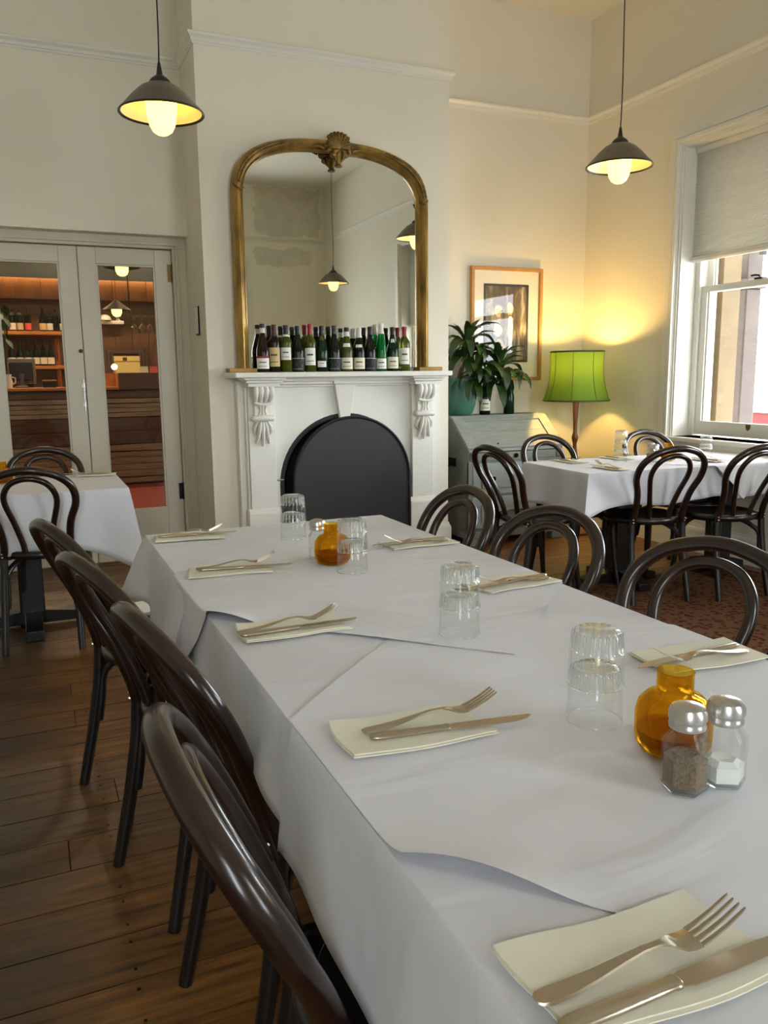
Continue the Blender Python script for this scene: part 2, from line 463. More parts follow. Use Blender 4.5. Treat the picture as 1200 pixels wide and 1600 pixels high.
# ------------------------------------------------------------------ geometry helpers
class G:
    """collects shapes; build() links them as ONE mesh object"""
    def __init__(s):
        s.v = []; s.f = []; s.weld = False
    def add(s, vs, fs):
        o = len(s.v)
        s.v += [tuple(x) for x in vs]
        s.f += [tuple(i + o for i in f) for f in fs]
        return s
    def box(s, x0, x1, y0, y1, z0, z1, m=None):
        vs = [Vector((x, y, z)) for z in (z0, z1) for y in (y0, y1) for x in (x0, x1)]
        if m: vs = [m @ v for v in vs]
        return s.add(vs, [(0, 2, 3, 1), (4, 5, 7, 6), (0, 1, 5, 4), (2, 6, 7, 3), (0, 4, 6, 2), (1, 3, 7, 5)])
    def lathe(s, prof, n=24, c=(0, 0, 0), fn=None, closed=False, cap=False):
        s.weld = True
        vs = []; fs = []
        for (r, z) in prof:
            for k in range(n):
                a = 2 * PI * k / n
                rr = r if fn is None else fn(r, z, a)
                vs.append((c[0] + rr * math.cos(a), c[1] + rr * math.sin(a), c[2] + z))
        m = len(prof)
        for i in range(m if closed else m - 1):
            j = (i + 1) % m
            for k in range(n):
                k2 = (k + 1) % n
                fs.append((i * n + k, i * n + k2, j * n + k2, j * n + k))
        if cap and not closed:
            if prof[0][0] > 1e-6: fs.append(tuple(range(n - 1, -1, -1)))
            if prof[-1][0] > 1e-6: fs.append(tuple((m - 1) * n + k for k in range(n)))
        return s.add(vs, fs)
    def tube(s, pts, rad, n=8, closed=False, flat=1.0, up=None):
        P = [Vector(p) for p in pts]
        N = len(P)
        R = rad if isinstance(rad, (list, tuple)) else [rad] * N
        T = []
        for i in range(N):
            a = P[(i - 1) % N] if (closed or i > 0) else P[i]
            b = P[(i + 1) % N] if (closed or i < N - 1) else P[i]
            T.append((b - a).normalized())
        ref = Vector(up) if up else Vector((0, 0, 1))
        if abs(T[0].dot(ref)) > .95: ref = Vector((1, 0, 0)) if abs(T[0].x) < .9 else Vector((0, 1, 0))
        u = (ref - T[0] * ref.dot(T[0])).normalized()
        vs = []; fs = []
        for i in range(N):
            if i:
                u = (u - T[i] * u.dot(T[i])).normalized()
            q = T[i].cross(u)
            for k in range(n):
                a = 2 * PI * k / n
                vs.append(P[i] + u * math.cos(a) * R[i] * flat + q * math.sin(a) * R[i])
        for i in range(N if closed else N - 1):
            j = (i + 1) % N
            for k in range(n):
                k2 = (k + 1) % n
                fs.append((i * n + k, i * n + k2, j * n + k2, j * n + k))
        if not closed:
            fs.append(tuple(range(n - 1, -1, -1)))
            fs.append(tuple((N - 1) * n + k for k in range(n)))
        return s.add(vs, fs)
    def prism(s, poly, d0, d1, axis='y', m=None):
        """polygon in the plane across axis, extruded along it (x: poly=(y,z); y: (x,z); z: (x,y))"""
        def mk(p, d):
            v = {'x': (d, p[0], p[1]), 'y': (p[0], d, p[1]), 'z': (p[0], p[1], d)}[axis]
            return m @ Vector(v) if m else v
        n = len(poly)
        vs = [mk(p, d0) for p in poly] + [mk(p, d1) for p in poly]
        fs = [tuple(range(n)), tuple(range(2 * n - 1, n - 1, -1))]
        for i in range(n):
            j = (i + 1) % n
            fs.append((i, i + n, j + n, j))
        return s.add(vs, fs)
    def sphere(s, c, r, n=12, sc=(1, 1, 1)):
        s.weld = True
        m = max(4, n // 2)
        prof = [(r * math.sin(PI * i / m), -r * math.cos(PI * i / m)) for i in range(m + 1)]
        vs = []; fs = []
        for (rr, z) in prof:
            for k in range(n):
                a = 2 * PI * k / n
                vs.append((c[0] + rr * math.cos(a) * sc[0], c[1] + rr * math.sin(a) * sc[1], c[2] + z * sc[2]))
        for i in range(m):
            for k in range(n):
                k2 = (k + 1) % n
                fs.append((i * n + k, i * n + k2, (i + 1) * n + k2, (i + 1) * n + k))
        return s.add(vs, fs)
    def grid(s, fn, nu, nv, th=0.):
        vs = [fn(i / nu, j / nv) for j in range(nv + 1) for i in range(nu + 1)]
        fs = [(j * (nu + 1) + i, j * (nu + 1) + i + 1, (j + 1) * (nu + 1) + i + 1, (j + 1) * (nu + 1) + i) for j in range(nv) for i in range(nu)]
        if th:
            n = len(vs)
            vs2 = [(v[0], v[1], v[2] - th) for v in vs]
            fs2 = [tuple(k + n for k in reversed(f)) for f in fs]
            bd = [i for i in range(nu + 1)] + [j * (nu + 1) + nu for j in range(1, nv + 1)] + [nv * (nu + 1) + i for i in range(nu - 1, -1, -1)] + [j * (nu + 1) for j in range(nv - 1, 0, -1)]
            side = [(bd[i], bd[i] + n, bd[(i + 1) % len(bd)] + n, bd[(i + 1) % len(bd)]) for i in range(len(bd))]
            return s.add(vs + vs2, fs + fs2 + side)
        return s.add(vs, fs)
    def mesh(s, name, m, smooth=35.):
        me = bpy.data.meshes.new(name)
        bm = bmesh.new()
        V = [bm.verts.new(v) for v in s.v]
        for f in s.f:
            try: bm.faces.new([V[i] for i in f])
            except ValueError: pass
        if s.weld: bmesh.ops.remove_doubles(bm, verts=bm.verts, dist=1e-6)
        bmesh.ops.recalc_face_normals(bm, faces=bm.faces)
        if smooth:
            lim = math.radians(smooth)
            for f in bm.faces: f.smooth = True
            for e in bm.edges:
                if len(e.link_faces) == 2 and e.calc_face_angle(0) > lim: e.smooth = False
        bm.to_mesh(me)
        bm.free()
        me.materials.append(m)
        return me
    def build(s, name, m, parent=None, bevel=0., smooth=35., loc=None, sub=0):
        o = bpy.data.objects.new(name, s.mesh(name, m, smooth))
        C.objects.link(o)
        if parent: o.parent = parent
        if loc: o.location = loc
        if bevel:
            b = o.modifiers.new('bevel', 'BEVEL')
            b.width = bevel; b.segments = 2; b.limit_method = 'ANGLE'; b.angle_limit = math.radians(40)
        return o

def tag(o, label=None, cat=None, group=None, kind=None):
    if label: o['label'] = label
    if cat: o['category'] = cat
    if group: o['group'] = group
    if kind: o['kind'] = kind
    return o

def thing(name, loc, label, cat, group=None, rz=0.):
    o = bpy.data.objects.new(name, None)
    C.objects.link(o)
    o.empty_display_size = .05
    o.location = loc
    o.rotation_euler = (0, 0, rz)
    return tag(o, label, cat, group)

def struct(o):
    o['kind'] = 'structure'
    return o

def dup(root, loc=None, rz=None, label=None, parent=None):
    c = root.copy()
    C.objects.link(c)
    if parent: c.parent = parent
    for ch in list(root.children):
        dup(ch, parent=c)
    if loc is not None: c.location = loc
    if rz is not None: c.rotation_euler = (0, 0, rz)
    if label: c['label'] = label
    return c

def piece(mesh, name, parent, loc=(0, 0, 0), rot=(0, 0, 0), sc=(1, 1, 1)):
    o = bpy.data.objects.new(name, mesh)
    C.objects.link(o)
    o.parent = parent
    o.location = loc; o.rotation_euler = rot; o.scale = sc
    return o

def Rz(a): return Matrix.Rotation(a, 4, 'Z')
def Tr(x, y, z): return Matrix.Translation((x, y, z))

# ------------------------------------------------------------------ room shell
CEIL = 3.87
YB, XR, YF, XL = 5.45, 4.175, -1.62, -2.70
CX0, CX1, CY = 1.04, 2.70, 5.0                     # chimney breast

# floor: boards running along x
fl = struct(G().box(XL - .3, XR + .35, YF - .3, YB + .05, -.12, -.022).build('floor', M['sub'], smooth=0))
pitch = .152
rows = int((YB + .02 - YF) / pitch) + 1
pcache = {}
for k in range(rows):
    y0 = YF + k * pitch
    y1 = min(y0 + pitch - .004, YB + .10)
    x = XL - random.random() * 1.8
    while x < XR:
        ln = random.choice((2.4, 2.9, 3.4))
        if ln not in pcache:
            pcache[ln] = G().prism([(0, 0), (ln - .003, 0), (ln - .003, pitch - .0045), (0, pitch - .0045)], -.022, 0, 'z').mesh('plank', M['floor'], 0)
        xa = max(x, XL - .1); 
        o = piece(pcache[ln], 'plank', fl, (x, y0, random.uniform(-.0012, 0)))
        if x < XL - .1 or x + ln > XR + .05:
            a = max(x, XL - .1); b = min(x + ln, XR + .05)
            o.location.x = a; o.scale.x = (b - a) / ln
        x += ln
nails = G()
for k in range(rows):
    for xx in (-.32, .12, .57, 1.02, 1.5):
        for dy in (.03, .12):
            nails.box(xx - .004 + .003 * random.random(), xx + .004, YF + k * pitch + dy - .003, YF + k * pitch + dy + .003, -.001, .0006)
nn = nails.build('nail_heads', M['dark'], fl, smooth=0); nn['kind'] = 'stuff'

struct(G().box(XL - .4, XR + .4, YF - .3, YB + .4, CEIL, CEIL + .1).build('ceiling', M['ceil'], smooth=0))

# back wall left part with door opening, right recess, chimney breast
OX0, OX1, OZ = -.30, CX0, 2.12
wl = G()
wl.box(XL - .3, OX0, YB, YB + .3, 0, CEIL)
wl.box(OX0, OX1 + .1, YB, YB + .3, OZ, CEIL)
struct(wl.build('wall_back_left', M['wall'], smooth=0))
struct(G().box(CX1 - .1, XR + .35, YB, YB + .3, 0, CEIL).build('wall_back_right', M['wall'], smooth=0))
# chimney breast with an arched firebox
AX, AR, AZ = 1.905, .452, .535
ch = G()
arch = [(AX + AR * math.cos(a), AZ + AR * math.sin(a)) for a in [PI * i / 28 for i in range(29)]]
poly = [(CX0, 0), (AX - AR, 0)] + [(AX - AR, AZ)] + list(reversed(arch))[1:-1] + [(AX + AR, AZ), (AX + AR, 0), (CX1, 0), (CX1, CEIL), (CX0, CEIL)]
# front slab in two halves so that faces stay simple
lefth = [(CX0, 0), (AX - AR, 0)] + [p for p in reversed(arch) if p[0] <= AX + 1e-6] + [(AX, CEIL), (CX0, CEIL)]
righth = [(CX1, 0), (CX1, CEIL), (AX, CEIL)] + [p for p in reversed(arch) if p[0] >= AX - 1e-6] + [(AX + AR, 0)]
for pl in (lefth, righth):
    ch.prism(pl, CY, CY + .28, 'y')
ch.box(CX0, CX1, CY + .28, YB + .3, 0, CEIL)
struct(ch.build('wall_chimney_breast', M['wall'], smooth=0))
# right wall with two windows, plain left wall, wall behind the camera with two added windows
def holed_wall(name, x0, x1, wins, y0, y1, m):
    g = G()
    ys = sorted(wins)
    cur = y0
    for a, b in ys:
        g.box(x0, x1, cur, a, 0, CEIL)
        g.box(x0, x1, a, b, 0, WZ0)
        g.box(x0, x1, a, b, WZ1, CEIL)
        cur = b
    g.box(x0, x1, cur, y1, 0, CEIL)
    return struct(g.build(name, m, smooth=0))
holed_wall('wall_right', XR, XR + .34, WINS, YF - .3, YB + .3, M['wall'])
struct(G().box(XL - .3, XL, YF - .3, YB + .3, 0, CEIL).build('wall_left', M['wall'], smooth=0))
g = G()
cur = XL - .3
for a, b in ADDED_WINS:
    g.box(cur, a, YF - .34, YF, 0, CEIL); g.box(a, b, YF - .34, YF, 0, WZ0); g.box(a, b, YF - .34, YF, WZ1, CEIL)
    cur = b
g.box(cur, XR + .34, YF - .34, YF, 0, CEIL)
struct(g.build('wall_front', M['patched'], smooth=0))

# picture rail: profile swept round the walls
RZ0, RZ1 = 3.112, 3.172
prof = [(0, RZ0), (.008, RZ0), (.010, RZ0 + .010), (.016, RZ0 + .014), (.018, RZ0 + .030), (.034, RZ0 + .044), (.036, RZ1 - .006), (.03, RZ1), (0, RZ1)]
def moulding(name, p0, p1, nrm, prof, e0=0., e1=0., m='trim', parent=None):
    """p0->p1 along a wall whose room side is nrm; e0/e1 = mitre factors"""
    p0 = Vector((p0[0], p0[1], 0)); p1 = Vector((p1[0], p1[1], 0)); nrm = Vector((nrm[0], nrm[1], 0))
    t = (p1 - p0).normalized()
    vs = []; n = len(prof)
    for (d, z) in prof: vs.append(p0 + nrm * d - t * d * e0 + Vector((0, 0, z)))
    for (d, z) in prof: vs.append(p1 + nrm * d + t * d * e1 + Vector((0, 0, z)))
    fs = [tuple(range(n)), tuple(range(2 * n - 1, n - 1, -1))] + [(i, (i + 1) % n, (i + 1) % n + n, i + n) for i in range(n)]
    o = G().add(vs, fs).build(name, M[m], parent, smooth=0)
    if parent is None: struct(o)
    return o
def run(base, k0, prof, z=None):
    segs = [((XL, YB), (CX0, YB), (0, -1), -1, -1), ((CX0, YB), (CX0, CY), (-1, 0), -1, 1), ((CX0, CY), (CX1, CY), (0, -1), 1, 1),
            ((CX1, CY), (CX1, YB), (1, 0), 1, -1), ((CX1, YB), (XR, YB), (0, -1), -1, -1), ((XR, YB), (XR, YF), (-1, 0), -1, -1),
            ((XR, YF), (XL, YF), (0, 1), -1, -1), ((XL, YF), (XL, YB), (1, 0), -1, -1)]
    for i, (a, b, n, e0, e1) in enumerate(segs):
        moulding('%s_%d' % (base, k0 + i), a, b, n, prof, e0, e1)
run('trim', 1, prof)
bprof = [(0, 0), (.018, 0), (.018, .15), (.014, .165), (.008, .175), (.006, .19), (0, .19)]
moulding('baseboard_left', (XL, YB), (OX0, YB), (0, -1), bprof, -1, 0)
moulding('baseboard_chimney_left', (CX0, CY), (1.18, CY), (0, -1), bprof, 0, 0)
moulding('baseboard_chimney_right', (2.605, CY), (CX1, CY), (0, -1), bprof, 0, 1)
moulding('baseboard_chimney_side', (CX1, CY), (CX1, YB), (1, 0), bprof, 1, -1)
moulding('baseboard_back', (CX1, YB), (XR, YB), (0, -1), bprof, -1, -1)
moulding('baseboard_right', (XR, YB), (XR, YF), (-1, 0), bprof, -1, -1)

# ------------------------------------------------------------------ windows
def window(idx, y0, y1, xw, sgn, name):
    """sgn=+1: right wall (outside at +x)"""
    X = lambda d: xw + sgn * d
    rt = bpy.data.objects.new(name, None); C.objects.link(rt); struct(rt)
    def bx(g, d0, d1, a, b, z0, z1):
        g.box(min(X(d0), X(d1)), max(X(d0), X(d1)), a, b, z0, z1)
    # stepped architrave, three members
    cw = .125
    steps = [(0, cw, .014), (.012, cw - .026, .024), (.045, .03, .032), (.085, .022, .040)]
    for nm, side in (('casing', 0), ('casing', 1), ('casing', 2)):
        g = G()
        for (o_, wd, d) in steps:
            oo = cw - o_ - wd
            if side == 0: bx(g, -d, 0, y1 + oo, y1 + oo + wd, WZ0 - .0, WZ1 + oo)
            elif side == 1: bx(g, -d, 0, y0 - oo - wd, y0 - oo, WZ0 - .0, WZ1 + oo)
            else: bx(g, -d, 0, y0 - oo - wd, y1 + oo + wd, WZ1 + oo, WZ1 + oo + wd)
        g.build(nm, M['trim'], rt, smooth=0, bevel=.003)
    g = G()
    bx(g, -.004, .17, y1 - .012, y1 + .0, WZ0, WZ1); bx(g, -.004, .17, y0, y0 + .012, WZ0, WZ1); bx(g, -.003, .17, y0 + .0125, y1 - .0125, WZ1 - .012, WZ1)
    g.build('lining', M['trim'], rt, smooth=0)
    g = G(); bx(g, -.055, .19, y0 - .13, y1 + .13, WZ0 - .032, WZ0)
    g.build('sill', M['trim'], rt, smooth=0, bevel=.008)
    g = G(); bx(g, -.026, 0, y0 - .11, y1 + .11, WZ0 - .075, WZ0 - .032); bx(g, -.014, 0, y0 - .10, y1 + .10, WZ0 - .15, WZ0 - .075)
    g.build('apron', M['trim'], rt, smooth=0, bevel=.004)
    g = G()
    for a, b in ((y1 - .055, y1 - .012), (y0 + .012, y0 + .055)): bx(g, .135, .30, a, b, WZ0, WZ1 - .05)
    bx(g, .135, .30, y0, y1, WZ1 - .05, WZ1)
    g.build('box_frame', M['trim'], rt, smooth=0, bevel=.004)
    zm = 1.785
    a, b = y0 + .055, y1 - .055
    def sash(nm, d0, d1, z0, z1, bot, top, st):
        g = G()
        bx(g, d0, d1, a, b, z0, z0 + bot); bx(g, d0, d1, a, b, z1 - top, z1)
        bx(g, d0, d1, a, a + st, z0 + bot, z1 - top); bx(g, d0, d1, b - st, b, z0 + bot, z1 - top)
        # inner glazing bead
        bx(g, d0 + .012, d1 - .012, a + st, a + st + .012, z0 + bot, z1 - top); bx(g, d0 + .012, d1 - .012, b - st - .012, b - st, z0 + bot, z1 - top)
        o = g.build(nm, M['trim'], rt, smooth=0, bevel=.003)
        g = G(); dm = (d0 + d1) / 2
        bx(g, dm - .002, dm + .002, a + st, b - st, z0 + bot, z1 - top)
        g.build('pane', M['pane'], o, smooth=0)
        return o
    lo = sash('lower_sash', .155, .195, WZ0 + .012, zm + .02, .095, .042, .052)
    up = sash('upper_sash', .205, .245, zm - .02, WZ1 - .05, .042, .06, .052)
    ym = (y0 + y1) / 2
    if sgn > 0:
        for yy in (y1 - .525, y0 + .525):
            g = G()
            sh = [(-.016, .020), (0, .016), (.016, .020), (.017, 0), (.010, -.014), (0, -.022), (-.010, -.014), (-.017, 0)]
            g.prism([(yy + p, .862 + q) for p, q in sh], X(.148), X(.156), 'x')
            tag(g.build('sash_lift', M['brass'], lo, smooth=0), 'dark shield-shaped sash lift plate')
        g = G(); bx(g, .150, .20, y1 - .56, y1 - .50, zm + .02, zm + .03)
        g.tube([(X(.165), y1 - .53, zm + .03), (X(.165), y1 - .53, zm + .042), (X(.16), y1 - .50, zm + .048), (X(.155), y1 - .47, zm + .046)], .006)
        tag(g.build('sash_lock', M['dark'], lo), 'dark metal sash fastener')
    return rt

def blind(y0, y1, zb, xw, sgn, label):
    X = xw + sgn * .105
    t = thing('cellular_blind', (X, (y0 + y1) / 2, WZ1 - .012), label, 'blind')
    hw = (y1 - y0) / 2 - .016
    H = WZ1 - .012 - zb
    G().box(-.024, .024, -hw, hw, -.04, 0).build('head_rail', M['trim'], t, bevel=.004)
    g = G(); n = int((H - .07) / .0125)
    vs = []
    for i in range(n * 2 + 1):
        z = -.04 - (H - .075) * i / (2 * n)
        d = .0085 if i % 2 else -.0025
        vs += [(d, -hw, z), (d, hw, z)]
    for i in range(n * 2 + 1):
        z = -.04 - (H - .075) * i / (2 * n)
        d = .0085 if i % 2 else -.0025
        vs += [(-d - .006, -hw, z), (-d - .006, hw, z)]
    k = n * 2 + 1
    fs = [(2 * i, 2 * i + 1, 2 * i + 3, 2 * i + 2) for i in range(k - 1)] + [(2 * k + 2 * i, 2 * k + 2 * i + 2, 2 * k + 2 * i + 3, 2 * k + 2 * i + 1) for i in range(k - 1)]
    g.add(vs, fs).build('pleated_fabric', M['blind'], t, smooth=0)
    G().prism([(-.02, -H + .036), (.014, -H + .036), (.018, -H + .01), (.01, -H), (-.018, -H), (-.026, -H + .012)], -hw, hw, 'y').build('bottom_rail', M['trim'], t, bevel=.003)
    return t

window(1, *WINS[0], XR, 1, 'window_1')
window(2, *WINS[1], XR, 1, 'window_2')
window(3, *ADDED_WINS[0], -YF, 1, 'added_window_3').rotation_euler = (0, 0, -PI / 2)  # this and the next: added out of view for frontal daylight
window(4, *ADDED_WINS[1], -YF, 1, 'added_window_4').rotation_euler = (0, 0, -PI / 2)
blind(*WINS[0], 1.965, XR, 1, 'white pleated blind half lowered over the window by the corner')
blind(*WINS[1], 1.79, XR, 1, 'white pleated blind on the window seen only in the mirror')

# ------------------------------------------------------------------ outside
struct(G().box(4.6, 60, -30, 60, -.45, -.35).build('ground_outside', M['outground'], smooth=0))
struct(G().box(-60, -3.2, -30, 60, -.45, -.35).build('ground_outside_left', M['outground'], smooth=0))
struct(G().box(4.517, 4.68, 4.345, 4.80, -.35, 3.2).build('pillar_sandstone', M['ply'], smooth=0))
vp = thing('veranda_post', (5.6, 5.14, -.35), 'grey timber veranda post outside the corner window', 'post')
G().box(-.085, .085, -.085, .085, 0, 2.25).build('shaft', M['post'], vp, bevel=.012)
g = G().box(-.11, .11, -.11, .11, 2.25, 2.29); g.box(-.13, .13, -.13, .13, 2.29, 2.33); g.box(-.085, .085, -.085, .085, 2.33, 2.895)
g.build('capital', M['post'], vp, bevel=.008)
g = G().box(-.11, .11, -.11, .11, 0, .18); g.build('plinth', M['post'], vp, bevel=.01)
bm_ = thing('veranda_beam', (5.6, 4.0, 2.56), 'timber veranda beam over the post outside the window', 'beam')
G().box(-.07, .07, -3, 4, 0, .2).build('timber', M['post'], bm_, bevel=.01)
g = G()
for s_ in (-1, 1):
    g.tube([(0, 1.14 + s_ * .15, -.40), (0, 1.14 + s_ * .18, -.25), (0, 1.14 + s_ * .3, -.08), (0, 1.14 + s_ * .42, 0)], .03)
g.build('bracket', M['post'], bm_)
struct(G().box(4.516, 6.3, -6, 9.5, 2.765, 2.81).build('added_veranda_roof', M['outground'], smooth=0))  # unseen roof over the post, added to cut skylight at the windows
rw = thing('red_brick_wall', (12, 9, -.35), 'low red brick garden wall far outside the window', 'wall')
G().box(0, .25, -9, 9, 0, .84).build('body', M['redwall'], rw)
G().box(-.03, .28, -9, 9, .84, .90).build('coping', M['outground'], rw)

# ------------------------------------------------------------------ french doors
DY = 5.57
def door(name, x0, x1, hinge_right):
    rt = bpy.data.objects.new(name, None); C.objects.link(rt); struct(rt)
    rt.location = (x0, DY, 0)
    W = x1 - x0; H = 2.045; st = .108
    gz0, gz1 = .345, 1.945
    G().box(0, st, 0, .042, .012, H).build('stile', M['door'], rt, bevel=.003)
    G().box(W - st, W, 0, .042, .012, H).build('stile', M['door'], rt, bevel=.003)
    G().box(st, W - st, 0, .042, gz1, H).build('top_rail', M['door'], rt, bevel=.003)
    G().box(st, W - st, 0, .042, .012, gz0).build('bottom_rail', M['door'], rt, bevel=.003)
    g = G()
    for a, b, c, d in ((st, st + .01, gz0, gz1), (W - st - .01, W - st, gz0, gz1), (st + .01, W - st - .01, gz0, gz0 + .01), (st + .01, W - st - .01, gz1 - .01, gz1)):
        g.box(a, b, .008, .034, c, d)
    g.build('glazing_bead', M['door'], rt, smooth=0)
    G().box(st, W - st, .018, .022, gz0, gz1).build('pane', M['pane'], rt, smooth=0)
    if hinge_right:
        for z in (1.90, .46):
            g = G().box(W - .028, W + .004, -.004, .002, z - .055, z + .055)
            g.tube([(W + .003, -.006, z - .06), (W + .003, -.006, z + .06)], .007)
            tag(g.build('hinge', M['brass' if z > 1 else 'dark'], rt), 'dark brass butt hinge')
    else:
        g = G().tube([(W - .012, -.008, 1.02), (W - .012, -.008, 1.22)], .004)
        g.box(W - .022, W - .002, -.006, .0, 1.17, 1.20); g.box(W - .022, W - .002, -.006, .0, 1.05, 1.08)
        g.build('bolt', M['chrome'], rt)
        G().sphere((W - .014, -.016, 1.40), .012).build('knob', M['brass'], rt)
    return rt
door('door_1', -.212, .366, False)
door('door_2', .371, .948, True)
# frame with a small moulded stop
g = G()
g.box(.951, 1.04, DY - .03, DY + .06, 0, 2.05); g.box(-.30, -.215, DY - .03, DY + .06, 0, 2.05); g.box(-.30, 1.04, DY - .03, DY + .06, 2.05, OZ)
g.box(.967, .985, DY - .045, DY - .03, 0, 2.067); g.box(-.249, -.231, DY - .045, DY - .03, 0, 2.067); g.box(-.249, .985, DY - .045, DY - .03, 2.067, 2.085)
struct(g.build('door_frame', M['door'], smooth=0, bevel=.003))
struct(G().box(-.30, 1.04, YB + .05, 5.76, -.12, .004).build('threshold_floor', M['floor'], smooth=0))
nb = thing('notice_holder', (CX0, 5.23, 1.49), 'small pale notice plate on the chimney side by the doors', 'sign')
G().box(-.010, -.001, -.045, .045, 0, .175).build('backing', M['dark'], nb, bevel=.002)
G().box(-.0125, -.010, -.040, .040, .008, .17).build('card', M['labelw'], nb)

# ------------------------------------------------------------------ bar behind the doors
BX0, BX1, BY1, BH = -1.6, 2.6, 11.1, 3.0
struct(G().box(BX0, BX1, 5.76, BY1 + .3, -.10, 0).build('floor_bar', M['redcarpet'], smooth=0))
struct(G().box(BX0, BX1, 5.75, BY1 + .3, BH, BH + .1).build('ceiling_bar', M['barteal'], smooth=0))
struct(G().box(BX0 - .1, BX0, 5.75, BY1 + .3, 0, BH).build('wall_bar_left', M['barwall'], smooth=0))
struct(G().box(BX1, BX1 + .1, 5.75, BY1 + .3, 0, BH).build('wall_bar_right', M['barwall'], smooth=0))
wb = struct(G().box(BX0, BX1, BY1, BY1 + .1, 0, BH).build('wall_bar_back', M['barwall'], smooth=0))
bw = .21
for k in range(20):
    x = BX0 + k * bw
    if x + bw > BX1: break
    piece(G().box(0, bw - .006, -.02, 0, 0, .62).mesh('board', M['barwood'], 0) if k == 0 else bd_, 'board', wb, (x, BY1, 1.02)) if False else None
bd_ = G().box(0, bw - .006, -.018, 0, 0, .30).mesh('board', M['barwood'], 0)
bd2 = G().box(0, bw - .006, -.018, 0, 0, 1.12).mesh('board', M['barwood'], 0)
k = 0
while BX0 + (k + 1) * bw <= BX1:
    x = BX0 + k * bw
    piece(bd_, 'board', wb, (x, BY1, 2.20))
    if x > .55: piece(bd2, 'board', wb, (x, BY1, .75))
    k += 1
struct(G().box(BX0, BX1, 10.62, BY1, 2.50, BH).box(BX0, BX1, 10.60, 10.63, 2.40, BH).build('bulkhead_ceiling', M['barteal'], smooth=0))
st_ = thing('strip_light', (.3, 11.02, 2.471), 'warm strip light under the dark bulkhead of the bar', 'lamp')
G().box(-1.6, 1.9, -.02, .02, 0, .014).build('diffuser', M['warmstrip'], st_)
G().box(-1.6, 1.9, -.028, .028, .014, .029).build('channel', M['dark'], st_)

bc = thing('bar_counter', (0, 9.73, 0), 'long bar counter clad in rough timber slabs beyond the doors', 'counter')
G().box(-1.5, .995, -.06, .55, 1.095, 1.13).build('worktop', M['barshelf'], bc, bevel=.006)
G().box(-1.5, 2.5, .0, .5, 0, 1.095).build('carcass', M['bardark'], bc)
G().box(1.0, 2.5, -.05, .55, 1.095, 1.285).build('raised_top', M['bardark'], bc, bevel=.006)
g = G().box(.84, 1.0, .2, .22, 1.13, 1.28); g.box(.985, 1.0, 0, .2, 1.13, 1.28)
tag(g.build('lit_alcove', M['barshelf'], bc), 'pale timber alcove at the step of the counter')
slabs = []
for (za, zb_, mm, cnt) in ((1.0, 1.09, 'bardark', 1), (.785, .995, 'barrough', 4), (.475, .78, 'bardark', 2), (.02, .47, 'barrough', 6)):
    h = (zb_ - za) / cnt
    for i in range(cnt):
        d = .022 + random.random() * .014
        dz = random.uniform(-.006, .006) if 0 < i else 0
        G().box(-1.5, 2.5, -d, 0, za + i * h + .002, za + (i + 1) * h - .003).build('plank', M[mm], bc, bevel=.004)

sh = thing('back_bar_shelf', (0, 11.07, 0), 'timber back-bar shelving holding two rows of wine', 'shelf')
for z in (1.345, 1.755):
    G().box(-1.5, .53, -.26, 0, z, z + .04).build('shelf_board', M['barshelf'], sh, bevel=.003)
G().box(-1.5, .60, -.36, 0, .98, 1.02).build('shelf_board', M['barshelf'], sh, bevel=.003)
for x in (.40, -.9):
    for z in (1.02, 1.385):
        g = G().box(x, x + .05, -.03, 0, z, z + .33)
        g.tube([(x + .025, -.03, z + .08), (x + .025, -.10, z + .2), (x + .025, -.2, z + .3)], .016)
        g.build('bracket', M['barshelf'], sh)
G().box(-1.5, .55, -.02, -.002, 1.385, 1.755).build('back_board', M['barwood'], sh)

# ------------------------------------------------------------------ bottles
def bottle_profile(kind, H):
    R = .037
    if kind == 'burgundy':
        R = .041
        pr = [(R * .9, 0), (R, .006), (R, .118), (R * .93, .145), (R * .72, .178), (.0195, .212), (.0150, .235), (.0142, H - .02), (.016, H - .018), (.016, H - .006), (.0148, H)]
    elif kind == 'hock':
        R = .038
        pr = [(R * .9, 0), (R, .006), (R, .11), (R * .94, .15), (R * .76, .19), (.021, .235), (.0155, .262), (.0142, H - .02), (.016, H - .018), (.016, H - .006), (.0148, H)]
    else:
        R = .0375
        pr = [(R * .9, 0), (R, .006), (R, .178), (R * .96, .19), (R * .75, .204), (.020, .216), (.0150, .228), (.0142, H - .02), (.016, H - .018), (.016, H - .006), (.0148, H)]
    return pr, R
def rad_at(pr, z):
    for (a, b), (c, d) in zip(pr, pr[1:]):
        if b <= z <= d and d > b: return a + (c - a) * (z - b) / (d - b)
    return pr[-1][0]
